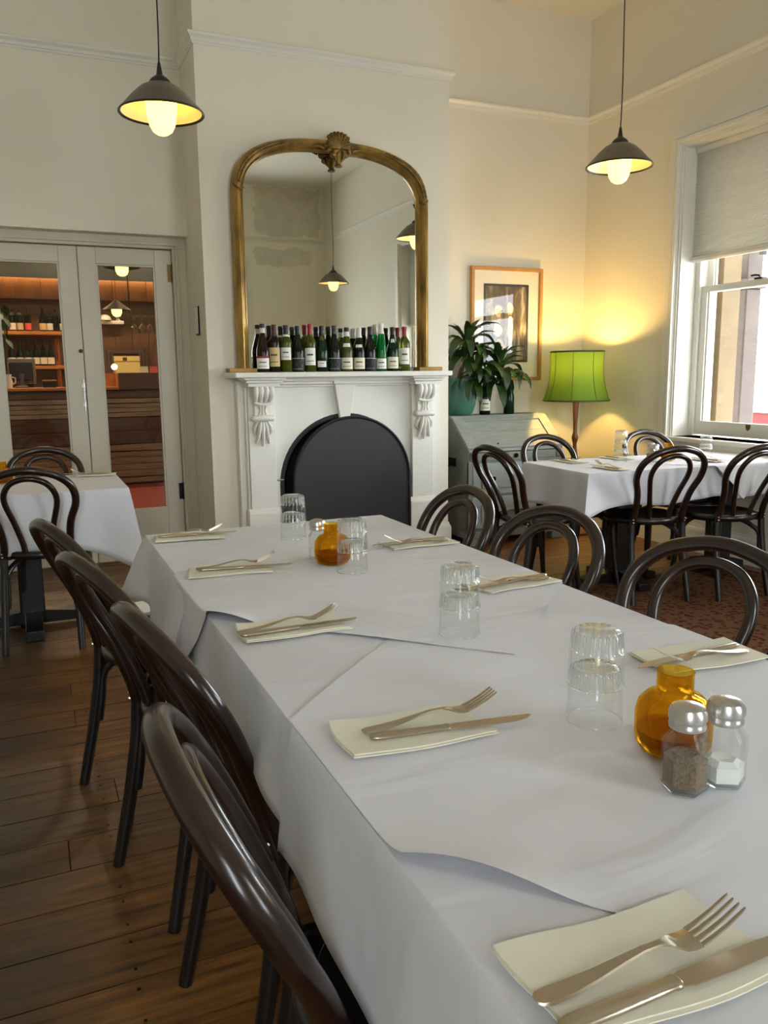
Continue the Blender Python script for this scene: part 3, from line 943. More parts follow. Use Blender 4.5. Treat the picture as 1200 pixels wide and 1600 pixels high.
def wine_bottle(loc, kind, H, gm, cap, lab, label, group, face=None, small=False, extra=None, name='wine_bottle', sc=1.0):
    pr, R = bottle_profile(kind, H)
    t = thing(name, loc, label, 'bottle', group)
    n = 12 if small else 20
    G().lathe([(0, 0)] + pr + [(0, H)], n).build('body', gm, t, smooth=50)
    if cap:
        cm, cl = cap
        pts = [(rad_at(pr, z) + .0012, z) for z in [H - cl + i * (cl - .024) / 3 for i in range(4)]] + [(.0172, H - .02), (.0172, H - .004), (.0158, H + .0008), (0, H + .0008)]
        G().lathe(pts, n).build('capsule', cm, t, smooth=50)
    fa = -PI / 2 - .38 if face is None else face         # labels look towards the camera
    if lab:
        lm, z0, z1, half = lab
        def strip(za, zb, hf, mtl, nm, par, off=.0008):
            def fn(u, v):
                a = fa - hf + 2 * hf * u
                z = za + (zb - za) * v
                r = rad_at(pr, z) + off
                return (r * math.cos(a), r * math.sin(a), z)
            return G().grid(fn, 8 if small else 12, 1).build(nm, mtl, par, smooth=60)
        lb = strip(z0, z1, half, lm, 'paper_label', t)
        if not small:
            ink = M['print'] if lm is not M['labelblack'] else M['labelw']
            hh = z1 - z0
            if lm is M['labelblack']:
                g = G()
                for i in range(5):
                    a = fa - .6 + .3 * i; r = R + .0018
                    g.sphere((r * math.cos(a), r * math.sin(a), z0 + .012), .0024, 6)
                for i in range(7):
                    a = fa + random.uniform(-.8, .8); r = R + .0016
                    g.sphere((r * math.cos(a), r * math.sin(a), z0 + hh * random.uniform(.3, .9)), .0012, 6)
                g.build('dots', M['labelw'], lb)
                strip(z1 - .002, z1, half, M['labelw'], 'border', lb, .0014)
            else:
                strip(z0 + hh * .56, z0 + hh * .66, half * .5, ink, 'mark', lb, .0014)
                strip(z0 + hh * .22, z0 + hh * .26, half * .62, ink, 'mark', lb, .0014)
    if extra:
        for (em, za, zb, hf) in extra:
            def fn(u, v):
                a = fa - hf + 2 * hf * u; z = za + (zb - za) * v; r = rad_at(pr, z) + .0016
                return (r * math.cos(a), r * math.sin(a), z)
            G().grid(fn, 12, 3).build('band', em, t, smooth=60)
    return t

MZ = 1.252
BK = 'wine bottles in a row on the mantel shelf'
mant = [
 (1.3625, 'burgundy', .292, 'b_brown', ('capblack', .03), ('labelw', .022, .086, 1.1), 'brown bottle with red-topped white label at the left end of the mantel', [('capwhite', .238, .268, 3.1), ('printred', .086, .098, 1.1)]),
 (1.4345, 'bordeaux', .288, 'b_brown', ('capmaroon', .07), ('labeltan', .035, .150, 1.1), 'brown bottle with tall tan label second on the mantel', None),
 (1.510, 'bordeaux', .285, 'b_olive', ('capblack', .055), ('labelw', .075, .150, .95), 'olive bottle with white label and pale collar on the mantel', [('capwhite', .218, .230, 3.1)]),
 (1.586, 'burgundy', .282, 'b_black', ('capblack', .05), ('labelblack', .008, .085, 1.5), 'black bottle with dotted black label between olive and red-capped bottles', None),
 (1.668, 'bordeaux', .296, 'b_olive', ('capred', .062), ('labelw', .042, .148, 1.0), 'green bottle with red capsule and big white label left of the mantel middle', None),
 (1.745, 'burgundy', .284, 'b_dgreen', ('capblack', .06), ('labelw', .030, .068, .7), 'dark green bottle with tiny white label low on its body', [('brass', .195, .222, .55)]),
 (1.829, 'burgundy', .287, 'b_black', ('capblack', .05), ('labelblack', .008, .085, 1.5), 'black bottle with dotted black label right of the tiny-labelled one', None),
 (1.914, 'burgundy', .277, 'b_olive', ('capblack', .028), ('label', .016, .088, 1.05), 'olive bottle with a ragged neck label and low cream label', [('capwhite', .222, .252, 3.1), ('labelw', .155, .178, .7)]),
 (1.999, 'burgundy', .277, 'b_black', ('capwhite', .062), ('label', .016, .088, 1.05), 'dark bottle with long white capsule and cream label', [('labelw', .152, .170, .6)]),
 (2.077, 'burgundy', .284, 'b_black', ('capblack', .05), ('labelblack', .008, .085, 1.5), 'black bottle with dotted black label beside the bright green bottle', None),
 (2.155, 'hock', .306, 'b_green', ('capwhite', .066), ('labelw', .016, .082, 1.0), 'tall bright green bottle with white capsule on the mantel', None),
 (2.237, 'burgundy', .283, 'b_dgreen', ('capblack', .05), ('label', .018, .092, 1.05), 'dark green bottle with cream crested label second from right', [('capwhite', .185, .207, .5)]),
 (2.323, 'bordeaux', .287, 'b_olive', ('capred', .058), ('labelw', .045, .150, .95), 'olive bottle with red capsule at the right end of the mantel', None)]
for (x, kd, H, gm, cp, lb, txt, ex) in mant:
    lb = (M[lb[0]],) + lb[1:]
    ex = [(M[e[0]],) + e[1:] for e in ex] if ex else None
    wine_bottle((x, 4.912, MZ), kd, H, M[gm], (M[cp[0]], cp[1]), lb, txt, BK, extra=ex)

# bar bottles: each its own thing, label by what can be told apart
BB = 'bottles on the back-bar shelves'
def barb(x, z, kd, H, gm, cap, lab, txt):
    return wine_bottle((x, 10.93, z), kd, H, M[gm], (M[cap], .05), (M[lab], .02, .10, 1.2) if lab else None, txt, BB, small=True, face=-PI / 2)
low = (-.03, .085, .165, .245, .325, .40)
for i, x in enumerate(low[:5] + (.37,) if False else (-.10, -.01, .08, .17, .255, .34)):
    barb(x, 1.385, 'burgundy', .30, 'b_black', 'capblack', 'label', 'dark wine bottle with pale label on the lower bar shelf, %s' % ('first from left', 'second from left', 'third from left', 'fourth from left', 'fifth from left', 'by the bracket')[i])
barb(-.06, 1.795, 'bordeaux', .26, 'b_black', 'capblack', 'label', 'dark bottle with cream label on the upper bar shelf by the trailing plant')
barb(.02, 1.795, 'bordeaux', .25, 'b_black', 'capblack', 'labeltan', 'dark bottle half hidden behind the trailing plant on the upper shelf')
barb(.11, 1.795, 'bordeaux', .27, 'b_black', 'capblack', 'pinkfoil', 'dark bottle with pink label on the upper bar shelf')
barb(.275, 1.795, 'burgundy', .29, 'b_black', 'capblack', 'labeltan', 'dark bottle with yellow label mid upper bar shelf')
barb(.355, 1.795, 'bordeaux', .20, 'b_black', 'capblack', 'label', 'short bottle with small label on the upper bar shelf')
barb(.425, 1.795, 'bordeaux', .27, 'b_black', 'capblack', None, 'plain unlabelled dark bottle on the upper bar shelf')
barb(.505, 1.795, 'burgundy', .27, 'b_black', 'capblack', 'label', 'dark bottle with cream label at the right end of the upper shelf')
ct = thing('carved_board', (.195, 10.99, 1.795), 'brown wooden cut-out board standing among the bar bottles', 'ornament')
G().prism([(-.07, 0), (.07, 0), (.075, .12), (.10, .24), (.05, .20), (0, .18), (-.05, .20), (-.10, .24), (-.075, .12)], -.01, .01, 'y').build('board', M['barwood'], ct)

# point of sale screen seen from behind
po = thing('till_screen', (-.01, 9.9, 1.13), 'grey till screen seen from behind on the bar counter', 'till')
mtx = Matrix.Rotation(math.radians(-14), 4, 'X')
G().box(-.15, .15, -.02, .03, .05, .33, mtx).build('screen', M['plastic'], po, bevel=.012)
G().box(-.12, .12, -.045, -.02, .07, .28, mtx).build('rear_housing', M['dark'], po, bevel=.012)
G().lathe([(.085, 0), (.085, .012), (.03, .03), (.03, .16)], 14).build('stand', M['plastic'], po)
cp = thing('glass_jar', (.075, 9.78, 1.13), 'small clear jar with dark contents on the bar counter', 'jar')
G().lathe([(0, 0), (.032, 0), (.032, .08), (.028, .08), (.028, .006), (0, .006)], 14).build('body', M['glassth'], cp)
G().lathe([(0, .007), (.027, .007), (.027, .04), (0, .04)], 14).build('filling', M['dark'], cp)
bx_ = thing('cash_box', (.27, 9.85, 1.13), 'small black box on the counter right of the till', 'box')
G().box(-.07, .07, -.05, .05, 0, .07).build('body', M['dark'], bx_, bevel=.004)
G().box(-.074, .074, -.054, .054, .07, .085).build('lid', M['barshelf'], bx_, bevel=.003)
jg = thing('white_jug', (-.15, 9.78, 1.13), 'white jug on the counter under the trailing plant', 'jug')
G().lathe([(0, 0), (.04, 0), (.05, .06), (.036, .12), (.042, .15), (.038, .15), (.032, .12), (.045, .06), (0, .01)], 16).build('body', M['white'], jg)
G().tube([(.04, 0, .12), (.075, 0, .11), (.075, 0, .06), (.047, 0, .04)], .006).build('handle', M['white'], jg)

# trailing plant near the bar door
tp = thing('trailing_plant', (-.27, 8.5, 1.93), 'trailing pothos hanging by the left bar door', 'plant')
G().lathe([(0, -.12), (.07, -.12), (.09, 0), (.08, 0), (.065, -.1), (0, -.1)], 16).build('pot', M['white'], tp)
G().tube([(0, 0, 0), (0, 0, 1.07)], .004).build('hanger', M['flex'], tp)
def pleaf(L, W):
    g = G()
    def fn(u, v):
        x = (u - .5) * 2
        wv = W * math.sin(PI * min(1, v * 1.02)) ** .7 * (1 - .35 * v)
        return (x * wv, v * L, -.25 * L * v * v + .12 * W * abs(x))
    return g.grid(fn, 4, 8)
pl_mesh = pleaf(.12, .045).mesh('leaf', M['leaf2'], 60)
g = G()
for a in (-.9, -.25, .4):
    g.tube([(0, 0, 0), (.10 * math.cos(a), .10 * math.sin(a), .01), (.16 * math.cos(a), .16 * math.sin(a), -.2), (.15 * math.cos(a), .15 * math.sin(a), -.55)], .004)
g.build('stem', M['leaf2'], tp)
for i in range(18):
    a = random.choice((-.9, -.25, .4)); z = -.55 * random.random()
    piece(pl_mesh, 'leaf', tp, (.155 * math.cos(a), .155 * math.sin(a), z), (random.uniform(-1.3, -.6), 0, random.uniform(0, 6.28)))

# hanging wine glasses
rk = thing('glass_rack', (1.39, 10.3, 1.955), 'dark overhead rail the wine glasses hang from', 'rack')
g = G()
for y in (-.10, -.03, .04, .11): g.box(-.17, .3, y - .01, y + .01, 0, .012)
g.box(-.17, -.15, -.11, .12, .012, .03); g.box(.2, .22, -.11, .12, .012, .03)
g.build('rails', M['brass'], rk)
G().tube([(-.16, 0, .03), (-.16, 0, 1.045)], .006).build('hanger', M['dark'], rk)
G().tube([(.21, 0, .03), (.21, 0, 1.045)], .006).build('hanger', M['dark'], rk)
wg = G().lathe([(0, 0), (.034, .0), (.034, -.002), (.005, -.006), (.0042, -.08), (.012, -.092), (.034, -.125), (.038, -.15), (.03, -.205), (.029, -.205), (.0365, -.15), (.032, -.125), (.01, -.096), (0, -.094)], 14)
wgm = wg.mesh('hanging_wine_glass', M['glassth'], 60)
for i, (x, y) in enumerate(((-.12, -.065), (-.03, -.065), (.06, -.065), (.15, -.065), (-.12, .005), (-.03, .005), (.06, .005), (.15, .005))):
    o = bpy.data.objects.new('hanging_wine_glass', wgm); C.objects.link(o)
    o.location = (1.39 + x, 10.3 + y, 1.9545)
    tag(o, 'upside-down wine glass hanging over the bar, %s in the %s row' % (('first', 'second', 'third', 'fourth')[i % 4], 'front' if i < 4 else 'rear'), 'glass', 'wine glasses hanging over the bar')

# fill light of the bar: glowing ceiling discs added out of view
M['downlight'] = emit('downlight_lens', (1.0, .74, .46), 420.0)
for i, (x, y) in enumerate(((-.5, 10.1), (.5, 10.1), (1.5, 10.1), (.3, 8.0), (1.6, 8.0))):
    q = thing('bar_fill_light', (x, y, BH), 'unseen added downlight in the bar ceiling, number %s from the left, %s' % (('one', 'two', 'three', 'one', 'two')[i], 'over the counter' if y > 9 else 'nearer the doors'), 'lamp')
    G().lathe([(0, -.004), (.045, -.004), (.045, 0)], 20).build('lens', M['downlight'], q)
    G().lathe([(.045, 0), (.045, -.006), (.06, -.004), (.06, 0)], 20).build('bezel', M['enamelwhite'], q)

# ornament shelf, dark panelled recess with lit page, small lamp, cards
os_ = thing('ornament_shelf', (1.07, 11.08, 1.90), 'short pale ledge with ornaments on the bar wall', 'shelf')
G().box(-.165, .165, -.12, 0, 0, .045).build('ledge', M['labelw'], os_, bevel=.006)
o1 = thing('domed_ornament', (1.01, 11.0, 1.945), 'wide pale domed ornament on the bar wall ledge', 'ornament')
G().lathe([(.08, 0), (.078, .02), (.06, .055), (.03, .072), (0, .078)], 20).build('dome', M['white'], o1)
G().lathe([(.085, 0), (.085, .008), (.08, .008)], 20).build('base', M['labeltan'], o1)
o2 = thing('small_cup_ornament', (1.17, 11.0, 1.945), 'narrow pale cup ornament right of the domed one', 'ornament')
G().lathe([(.03, 0), (.03, .01), (.015, .025), (.038, .05), (.036, .075), (0, .08)], 16).build('body', M['white'], o2)
G().lathe([(.012, .08), (.018, .09), (0, .1)], 12).build('knob', M['white'], o2)
pf = thing('panelled_surround', (1.24, 11.06, 1.0), 'dark moulded timber surround on the bar back wall', 'panel')
for (d, wd) in ((0, .27), (.03, .23), (.05, .19)):
    g = G()
    for (x0, x1, z0, z1) in ((-wd, -wd + .035, 0, .585 - d), (wd - .035, wd, 0, .585 - d), (-wd, wd, .585 - d, .62 - d)):
        g.box(x0, x1, -.03 - d * .4, 0, z0, z1)
    g.build('moulding', M['bardark'], pf, smooth=0)
ms = thing('menu_board', (1.215, 10.72, 1.285), 'pale yellow page with a dark heading lit by the small lamp', 'sign')
G().box(-.155, .155, 0, .012, 0, .21).build('page', M['litpaper'], ms)
G().box(-.155, .155, -.004, 0, .145, .15).build('rule', M['barshelf'], ms)
G().box(-.05, .0, -.005, 0, .155, .195).build('picture', M['bardark'], ms)
G().box(-.17, .17, .012, .024, -.24, .22).build('backing', M['barwood'], ms)
G().box(-.17, .17, -.02, .1, -.25, -.24).build('foot', M['barwood'], ms)
bcsh = thing('back_counter', (1.3, 10.75, 0), 'low timber back counter behind the bar', 'counter')
G().box(-.7, 1.2, -.2, .33, 0, 1.0).build('carcass', M['bardark'], bcsh)
G().box(-.7, 1.2, -.22, .33, 1.0, 1.03).build('worktop', M['barshelf'], bcsh)
ld_ = thing('small_table_lamp', (1.0, 10.05, 1.285 if False else 1.13), 'small lit lamp with bare bulb on the bar step', 'lamp')
ld_.location = (.985, 9.98, 1.13)
G().lathe([(.035, 0), (.035, .01), (.01, .02), (.008, .15), (.014, .16), (.014, .19)], 14).build('base', M['chrome'], ld_)
G().sphere((0, 0, .225), .033).build('bulb', M['warmbulb'], ld_)
for i, (x, c_) in enumerate(((1.31, 'label'), (1.42, 'pinkfoil'))):
    cdd = thing('standing_card', (x, 9.9, 1.285), ('cream standing card on the raised bar top', 'reddish folded card at the right of the raised bar top')[i], 'card')
    m_ = Matrix.Rotation(math.radians(-12), 4, 'X')
    G().box(-.045, .045, 0, .002, 0, .07, m_).build('front', M[c_], cdd)
    G().box(-.045, .045, .028, .030, 0, .068, Matrix.Rotation(math.radians(12), 4, 'X')).build('back', M[c_], cdd)

# ------------------------------------------------------------------ fireplace surround
mp_ = thing('mantelpiece', (0, 0, 0), 'white painted mantelpiece with arched opening and carved corbels', 'fireplace')
# front slab with arch
g = G()
X0, X1, ZT_ = 1.20, 2.605, 1.20
fy0, fy1 = 4.945, 4.998
ar2 = [(AX + (AR + .0) * math.cos(PI * i / 28), AZ + AR * math.sin(PI * i / 28)) for i in range(29)]
lh = [(X0, 0), (AX - AR, 0)] + [p for p in reversed(ar2) if p[0] <= AX + 1e-6] + [(AX, ZT_), (X0, ZT_)]
rh = [(X1, 0), (X1, ZT_), (AX, ZT_)] + [p for p in reversed(ar2) if p[0] >= AX - 1e-6] + [(AX + AR, 0)]
g.prism(lh, fy0, fy1, 'y'); g.prism(rh, fy0, fy1, 'y')
g.build('front_slab', M['mantel'], mp_, smooth=0)
G().prism([(1.15, 4.76), (2.60, 4.76), (2.615, 4.785), (2.615, 4.998), (1.135, 4.998), (1.135, 4.785)], MZ - .032, MZ, 'z').build('shelf', M['mantel'], mp_, bevel=.005)
g = G()
for d, z0, z1 in ((.10, 1.195, 1.222), (.075, 1.175, 1.195), (.05, 1.160, 1.175)):
    g.box(1.42, 2.40, 4.945 - d + .03, 4.95, z0, z1)
g.build('bed_moulding', M['mantel'], mp_, bevel=.004)
for (a, b, nm) in ((1.253, 1.423, 0), (2.375, 2.535, 1)):
    g = G().box(a, b, 4.905, 4.946, .40, 1.165)
    if nm: g.box(b, b + .012, 4.92, 4.946, .40, 1.165); g.box(b + .012, b + .03, 4.93, 4.946, .40, 1.165)
    else: g.box(a - .015, a, 4.92, 4.946, .40, 1.165)
    g.build('pilaster', M['mantel'], mp_, bevel=.003)
    g = G().box(a - .02, b + .02, 4.885, 4.946, 0, .37)
    g.prism([(4.885, .37), (4.946, .37), (4.946, .405), (4.903, .405)], a - .02, b + .02, 'x')
    g.build('plinth', M['mantel'], mp_, bevel=.003)
    g = G()
    cxm = (a + b) / 2
    for d, z0, z1, e in ((.0, 1.205, 1.222, .045), (.02, 1.188, 1.205, .03), (.035, 1.165, 1.188, .015)):
        g.box(a - e, b + e, 4.79 + d, 4.946, z0, z1)
    g.build('corbel_cap', M['mantel'], mp_, bevel=.004)
    # carved corbel: fluted roll, waist, scroll and hanging acanthus leaf
    cb = G().box(cxm - .055, cxm + .055, 4.875, 4.906, .98, 1.165).build('corbel', M['mantel'], mp_, bevel=.006)
    g = G()
    for k in range(4):
        x = cxm - .049 + k * .0327
        g.tube([(x, 4.845, 1.166), (x, 4.835, 1.14), (x, 4.845, 1.105), (x * .9 + cxm * .1, 4.868, 1.075)], [.017, .019, .016, .010], 8)
    g.build('flute', M['mantel'], cb, smooth=60)
    g = G().tube([(cxm - .052, 4.862, 1.066), (cxm - .02, 4.856, 1.058), (cxm + .02, 4.856, 1.058), (cxm + .052, 4.862, 1.066)], .009, 8)
    for k in range(3):
        x = cxm + (k - 1) * .022
        g.tube([(x * 1.0, 4.865, 1.055), (cxm + (x - cxm) * .7, 4.872, 1.02), (cxm + (x - cxm) * 1.2, 4.872, .99)], [.009, .007, .008], 6)
    g.build('waist', M['mantel'], cb, smooth=60)
    g = G().tube([(cxm - .058, 4.872, .972), (cxm, 4.860, .975), (cxm + .058, 4.872, .972)], [.017, .022, .017], 10)
    g.sphere((cxm - .055, 4.875, .972), .02); g.sphere((cxm + .055, 4.875, .972), .02)
    g.build('scroll', M['mantel'], cb, smooth=60)
    g = G()
    for sx_ in (-1, 0, 1):
        tip = (cxm + sx_ * .042, 4.898 if sx_ else 4.892, .815 if sx_ else .800)
        g.tube([(cxm + sx_ * .012, 4.885, .955), (cxm + sx_ * .022, 4.876, .91), (cxm + sx_ * .03, 4.884, .86), tip], [.014, .017, .016, .009], 8, flat=.7)
    for sx_ in (-1, 1):
        g.tube([(cxm + sx_ * .03, 4.888, .955), (cxm + sx_ * .052, 4.884, .92), (cxm + sx_ * .056, 4.894, .885), (cxm + sx_ * .045, 4.898, .868)], [.012, .014, .012, .007], 8, flat=.7)
    g.build('acanthus_leaf', M['mantel'], cb, smooth=60)
g = G()
vs = [(1.825, 4.90, 1.175), (1.968, 4.90, 1.175), (1.93, 4.915, .955), (1.862, 4.915, .955), (1.825, 4.946, 1.175), (1.968, 4.946, 1.175), (1.93, 4.946, .955), (1.862, 4.946, .955)]
g.add(vs, [(0, 1, 2, 3), (4, 7, 6, 5), (0, 4, 5, 1), (1, 5, 6, 2), (2, 6, 7, 3), (3, 7, 4, 0)])
g.box(1.812, 1.981, 4.885, 4.946, 1.175, 1.20)
g.build('keystone', M['mantel'], mp_, bevel=.003)
# iron insert behind
g = G()
inner = [(AX + (AR - .001) * math.cos(PI * i / 28), AZ + (AR - .001) * math.sin(PI * i / 28)) for i in range(29)]
g.prism([(AX + AR - .001, 0)] + inner + [(AX - AR + .001, 0)], 5.22, 5.27, 'y')
g.build('firebox_back', M['blackiron'], mp_, smooth=0)
g = G()
rim_o = [(AX + AR - .001, .0)] + inner + [(AX - AR + .001, 0)]
rim_i = [(AX + AR - .03, .0)] + [(AX + (AR - .03) * math.cos(PI * i / 28), AZ + (AR - .03) * math.sin(PI * i / 28)) for i in range(29)] + [(AX - AR + .03, 0)]
n_ = len(rim_o)
vs = [(p[0], y, p[1]) for y in (4.950, 5.22) for p in rim_o] + [(p[0], y, p[1]) for y in (4.950, 5.22) for p in rim_i]
fs = []
for i in range(n_ - 1):
    fs += [(i, i + 1, 2 * n_ + i + 1, 2 * n_ + i), (2 * n_ + i, 2 * n_ + i + 1, 3 * n_ + i + 1, 3 * n_ + i), (i, n_ + i, n_ + i + 1, i + 1)]
g.add(vs, fs).build('firebox_lining', M['blackiron'], mp_, smooth=30)
for x, z in ((AX - AR - .008, .575), (AX + AR + .006, .575)):
    g = G().tube([(x - .03, 4.936, z), (x + .03, 4.936, z)], .005)
    g.sphere((x, 4.94, z), .009)
    g.build('latch_pin', M['chrome'], mp_)
fs_ = thing('fireplace_cover', (0, 0, 0), 'black arched board closing the fireplace opening', 'screen')
cx, cr_, cz = 1.942, .414, .555
ca = [(cx + cr_ * math.cos(PI * i / 30), cz + cr_ * math.sin(PI * i / 30)) for i in range(31)]
lean = lambda y, z: y
G().prism([(cx + cr_, .002)] + ca + [(cx - cr_, .002)], 4.90, 4.918, 'y').build('board', M['black'], fs_, smooth=30)
g = G()
g.tube([(cx + cr_ - .008, 4.897, .012)] + [(cx + (cr_ - .008) * math.cos(PI * i / 30), 4.897, cz + (cr_ - .008) * math.sin(PI * i / 30)) for i in range(31)] + [(cx - cr_ + .008, 4.897, .012)], .009, 8)
g.build('rim', M['blackiron'], fs_)
G().box(cx - cr_ + .01, cx + cr_ - .01, 4.893, 4.90, .10, .13).build('batten', M['black'], fs_)

# ------------------------------------------------------------------ mirror
mi = thing('overmantel_mirror', (0, 0, 0), 'tall arched gilt overmantel mirror with a shell crest', 'mirror')
def arcpath(off, n=64):
    """frame line, off = inward offset from the outer edge"""
    xl, xr, z0 = 1.212 + off, 2.512 - off, 2.27
    xc, a, h = (xl + xr) / 2, (xr - xl) / 2, .385 - off
    pts = [(xl, MZ + .026)]
    pts += [(xl, MZ + .026 + (z0 - MZ - .026) * i / 6) for i in range(1, 6)]
    for i in range(n + 1):
        th = PI - PI * i / n
        c, s_ = math.cos(th), math.sin(th)
        e = 2 / 2.7
        pts.append((xc + a * math.copysign(abs(c) ** e, c), z0 + h * abs(s_) ** e))
    pts += [(xr, z0 - (z0 - MZ - .026) * i / 6) for i in range(1, 6)]
    pts.append((xr, MZ + .026))
    return pts
sec = [(0, 4.985), (0, 4.945), (.006, 4.925), (.016, 4.908), (.030, 4.902), (.044, 4.910), (.052, 4.925), (.056, 4.935), (.062, 4.932), (.068, 4.938), (.072, 4.960), (.072, 4.985)]
paths = [arcpath(o) for o, y in sec]
NP = len(paths[0])
vs = [(paths[k][i][0], sec[k][1], paths[k][i][1]) for i in range(NP) for k in range(len(sec))]
K = len(sec)
fs = [(i * K + k, i * K + (k + 1) % K, (i + 1) * K + (k + 1) % K, (i + 1) * K + k) for i in range(NP - 1) for k in range(K)]
fs += [tuple(range(K)), tuple((NP - 1) * K + k for k in range(K - 1, -1, -1))]
G().add(vs, fs).build('frame', M['gilt'], mi, smooth=50)
ip = arcpath(.068)
G().add([(p[0], 4.966, p[1]) for p in ip] + [(p[0], 4.972, p[1]) for p in ip], [tuple(range(len(ip))), tuple(range(2 * len(ip) - 1, len(ip) - 1, -1))]).build('glass', M['mirror'], mi, smooth=0)
for a, b in ((1.145, 1.32), (2.425, 2.60)):
    G().prism([(a, 4.895), (b, 4.895), (b, 4.99), (a, 4.99)], MZ + .0005, MZ + .0265, 'z').build('foot_block', M['giltflat'], mi, bevel=.004)
# shell crest
sx0, sy0, sz0 = 1.878, 4.888, 2.598
g = G()
for k in range(13):
    a = PI * (k + .0) / 12
    L = .094 if 2 < k < 10 else .078
    tip = (sx0 + math.cos(a) * L, sy0 + .012, sz0 + math.sin(a) * L * .92 + .006)
    mid = (sx0 + math.cos(a) * L * .6, sy0 - .014, sz0 + math.sin(a) * L * .58)
    g.tube([(sx0 + math.cos(a) * .012, sy0, sz0), mid, tip], [.005, .0095, .0125], 7)
g.build('shell_crest', M['giltdark'], mi, smooth=60)
g = G()
for s_ in (-1, 1):
    g.sphere((sx0 + s_ * .062, sy0, sz0 - .012), .020); g.sphere((sx0 + s_ * .042, sy0 - .004, sz0 - .040), .018); g.sphere((sx0 + s_ * .085, sy0 + .006, sz0 + .008), .013)
    g.tube([(sx0 + s_ * .01, sy0, sz0 - .01), (sx0 + s_ * .035, sy0 - .01, sz0 - .02), (sx0 + s_ * .03, sy0, sz0 - .055), (sx0 + s_ * .012, sy0 + .01, sz0 - .075)], [.012, .013, .011, .008], 8)
    g.tube([(sx0 + s_ * .09, sy0 + .014, sz0 - .005), (sx0 + s_ * .13, sy0 + .016, sz0 + .006), (sx0 + s_ * .165, sy0 + .018, sz0 - .0)], [.012, .010, .004], 8)
g.lathe([(.0, -.105), (.022, -.105), (.026, -.098), (.016, -.09), (.022, -.07), (.03, -.04), (.02, -.0), (0, 0)], 14, (sx0, sy0 + .016, sz0))
g.build('crest_scroll', M['giltdark'], mi, smooth=60)
pa, pb = arcpath(.018), arcpath(.046)
for i0, i1 in ((9, 30), (NP - 10, NP - 31)):
    st2 = 1 if i1 > i0 else -1
    ids = list(range(i0, i1, st2))
    g = G()
    for pth in (pa, pb):
        L_ = [(pth[i][0] * .5 + (pa[i][0] + pb[i][0]) * .25, 4.901, pth[i][1] * .5 + (pa[i][1] + pb[i][1]) * .25) for i in ids[::2]]
        g.tube(L_, [.004 + .007 * math.sin(PI * (j + .6) / (len(L_) + .2)) for j in range(len(L_))], 7)
    e = ids[0]
    g.tube([(arcpath(.004)[e][0], 4.925, pa[e][1] - .012), (pa[e][0], 4.902, pa[e][1] - .030), (pb[e][0], 4.900, pb[e][1] - .034), (arcpath(.066)[e][0], 4.925, pb[e][1] - .020)], .0055, 7)
    g.build('corner_leaf', M['giltdark'], mi, smooth=60)

# ------------------------------------------------------------------ pendants
def pendant(x, y, z, label, first=None):
    t = thing('pendant_lamp', (x, y, z), label, 'lamp', 'enamel pendant lamps')
    R = .178
    outp = [(.026, .118), (.055, .112), (.085, .096), (.120, .064), (.160, .020), (R, .002), (R + .003, -.003), (R, -.007), (R - .005, -.004)]
    inp = [(R - .01, .0), (.155, .016), (.115, .056), (.08, .088), (.05, .104), (.02, .108)]
    G().lathe(outp[:6], 40).build('shade', M['enamel'], t, smooth=60)
    G().lathe(outp[5:] + [(R - .01, 0)], 40).build('rim', M['enamelblack'], t, smooth=60)
    G().lathe(inp, 40).build('lining', M['enamelwhite'], t, smooth=60)
    G().lathe([(.044, .108), (.044, .124), (.036, .134), (.014, .150), (.009, .180), (.0055, .200), (0, .201)], 20).build('gallery', M['enamelblack'], t, smooth=40)
    fn = lambda r, zz, a: r * (1 + .02 * math.cos(8 * a)) if r > .02 else r
    G().lathe([(.058, .104), (.066, .06), (.065, .02), (.059, -.025), (.053, -.050), (.050, -.057), (.040, -.076), (.022, -.088), (0, -.092)], 32, fn=fn).build('frosted_globe', M['bulb'], t, smooth=60)
    pts = []
    for i in range(26):
        f = i / 25
        zz = .195 + (CEIL - z - .195 - .02) * f
        wob = .006 * math.sin(f * 9) * (1 - f) * (1 if f > .02 else 0)
        pts.append((wob, wob * .3, zz))
    G().tube(pts, .0032, 6).build('flex', M['flex'], t)
    G().lathe([(0, CEIL - z), (.045, CEIL - z), (.04, CEIL - z - .02), (.01, CEIL - z - .03), (0, CEIL - z - .03)], 20).build('ceiling_rose', M['enamelwhite'], t)
    return t
pendant(.63, 3.74, 2.342, 'grey enamel pendant lamp hanging left of the mirror')
pendant(3.06, 3.72, 2.335, 'dark enamel pendant lamp hanging in front of the window corner')
pendant(3.43, .74, 2.30, 'pendant lamp seen whole in the middle of the mirror')

# bar pendants: shallow cones
def barpend(x, y, z, label):
    t = thing('cone_pendant_lamp', (x, y, z), label, 'lamp')
    G().lathe([(.018, .115), (.05, .085), (.155, .008), (.165, 0), (.16, -.002), (.15, .006), (.045, .075), (.012, .1)], 28).build('shade', M['enamelblack'], t, smooth=60)
    G().lathe([(.055, .03), (.06, 0), (.058, -.03), (.045, -.06), (.02, -.075), (0, -.077)], 20).build('globe', M['bulb'], t, smooth=60)
    G().tube([(0, 0, .11), (0, 0, BH - z)], .0035, 6).build('flex', M['flex'], t)
barpend(1.08, 10.25, 2.02, 'dark cone pendant lamp over the bar, the lower one')
barpend(.93, 8.15, 2.245, 'pendant lamp cut off by the top of the right door pane')

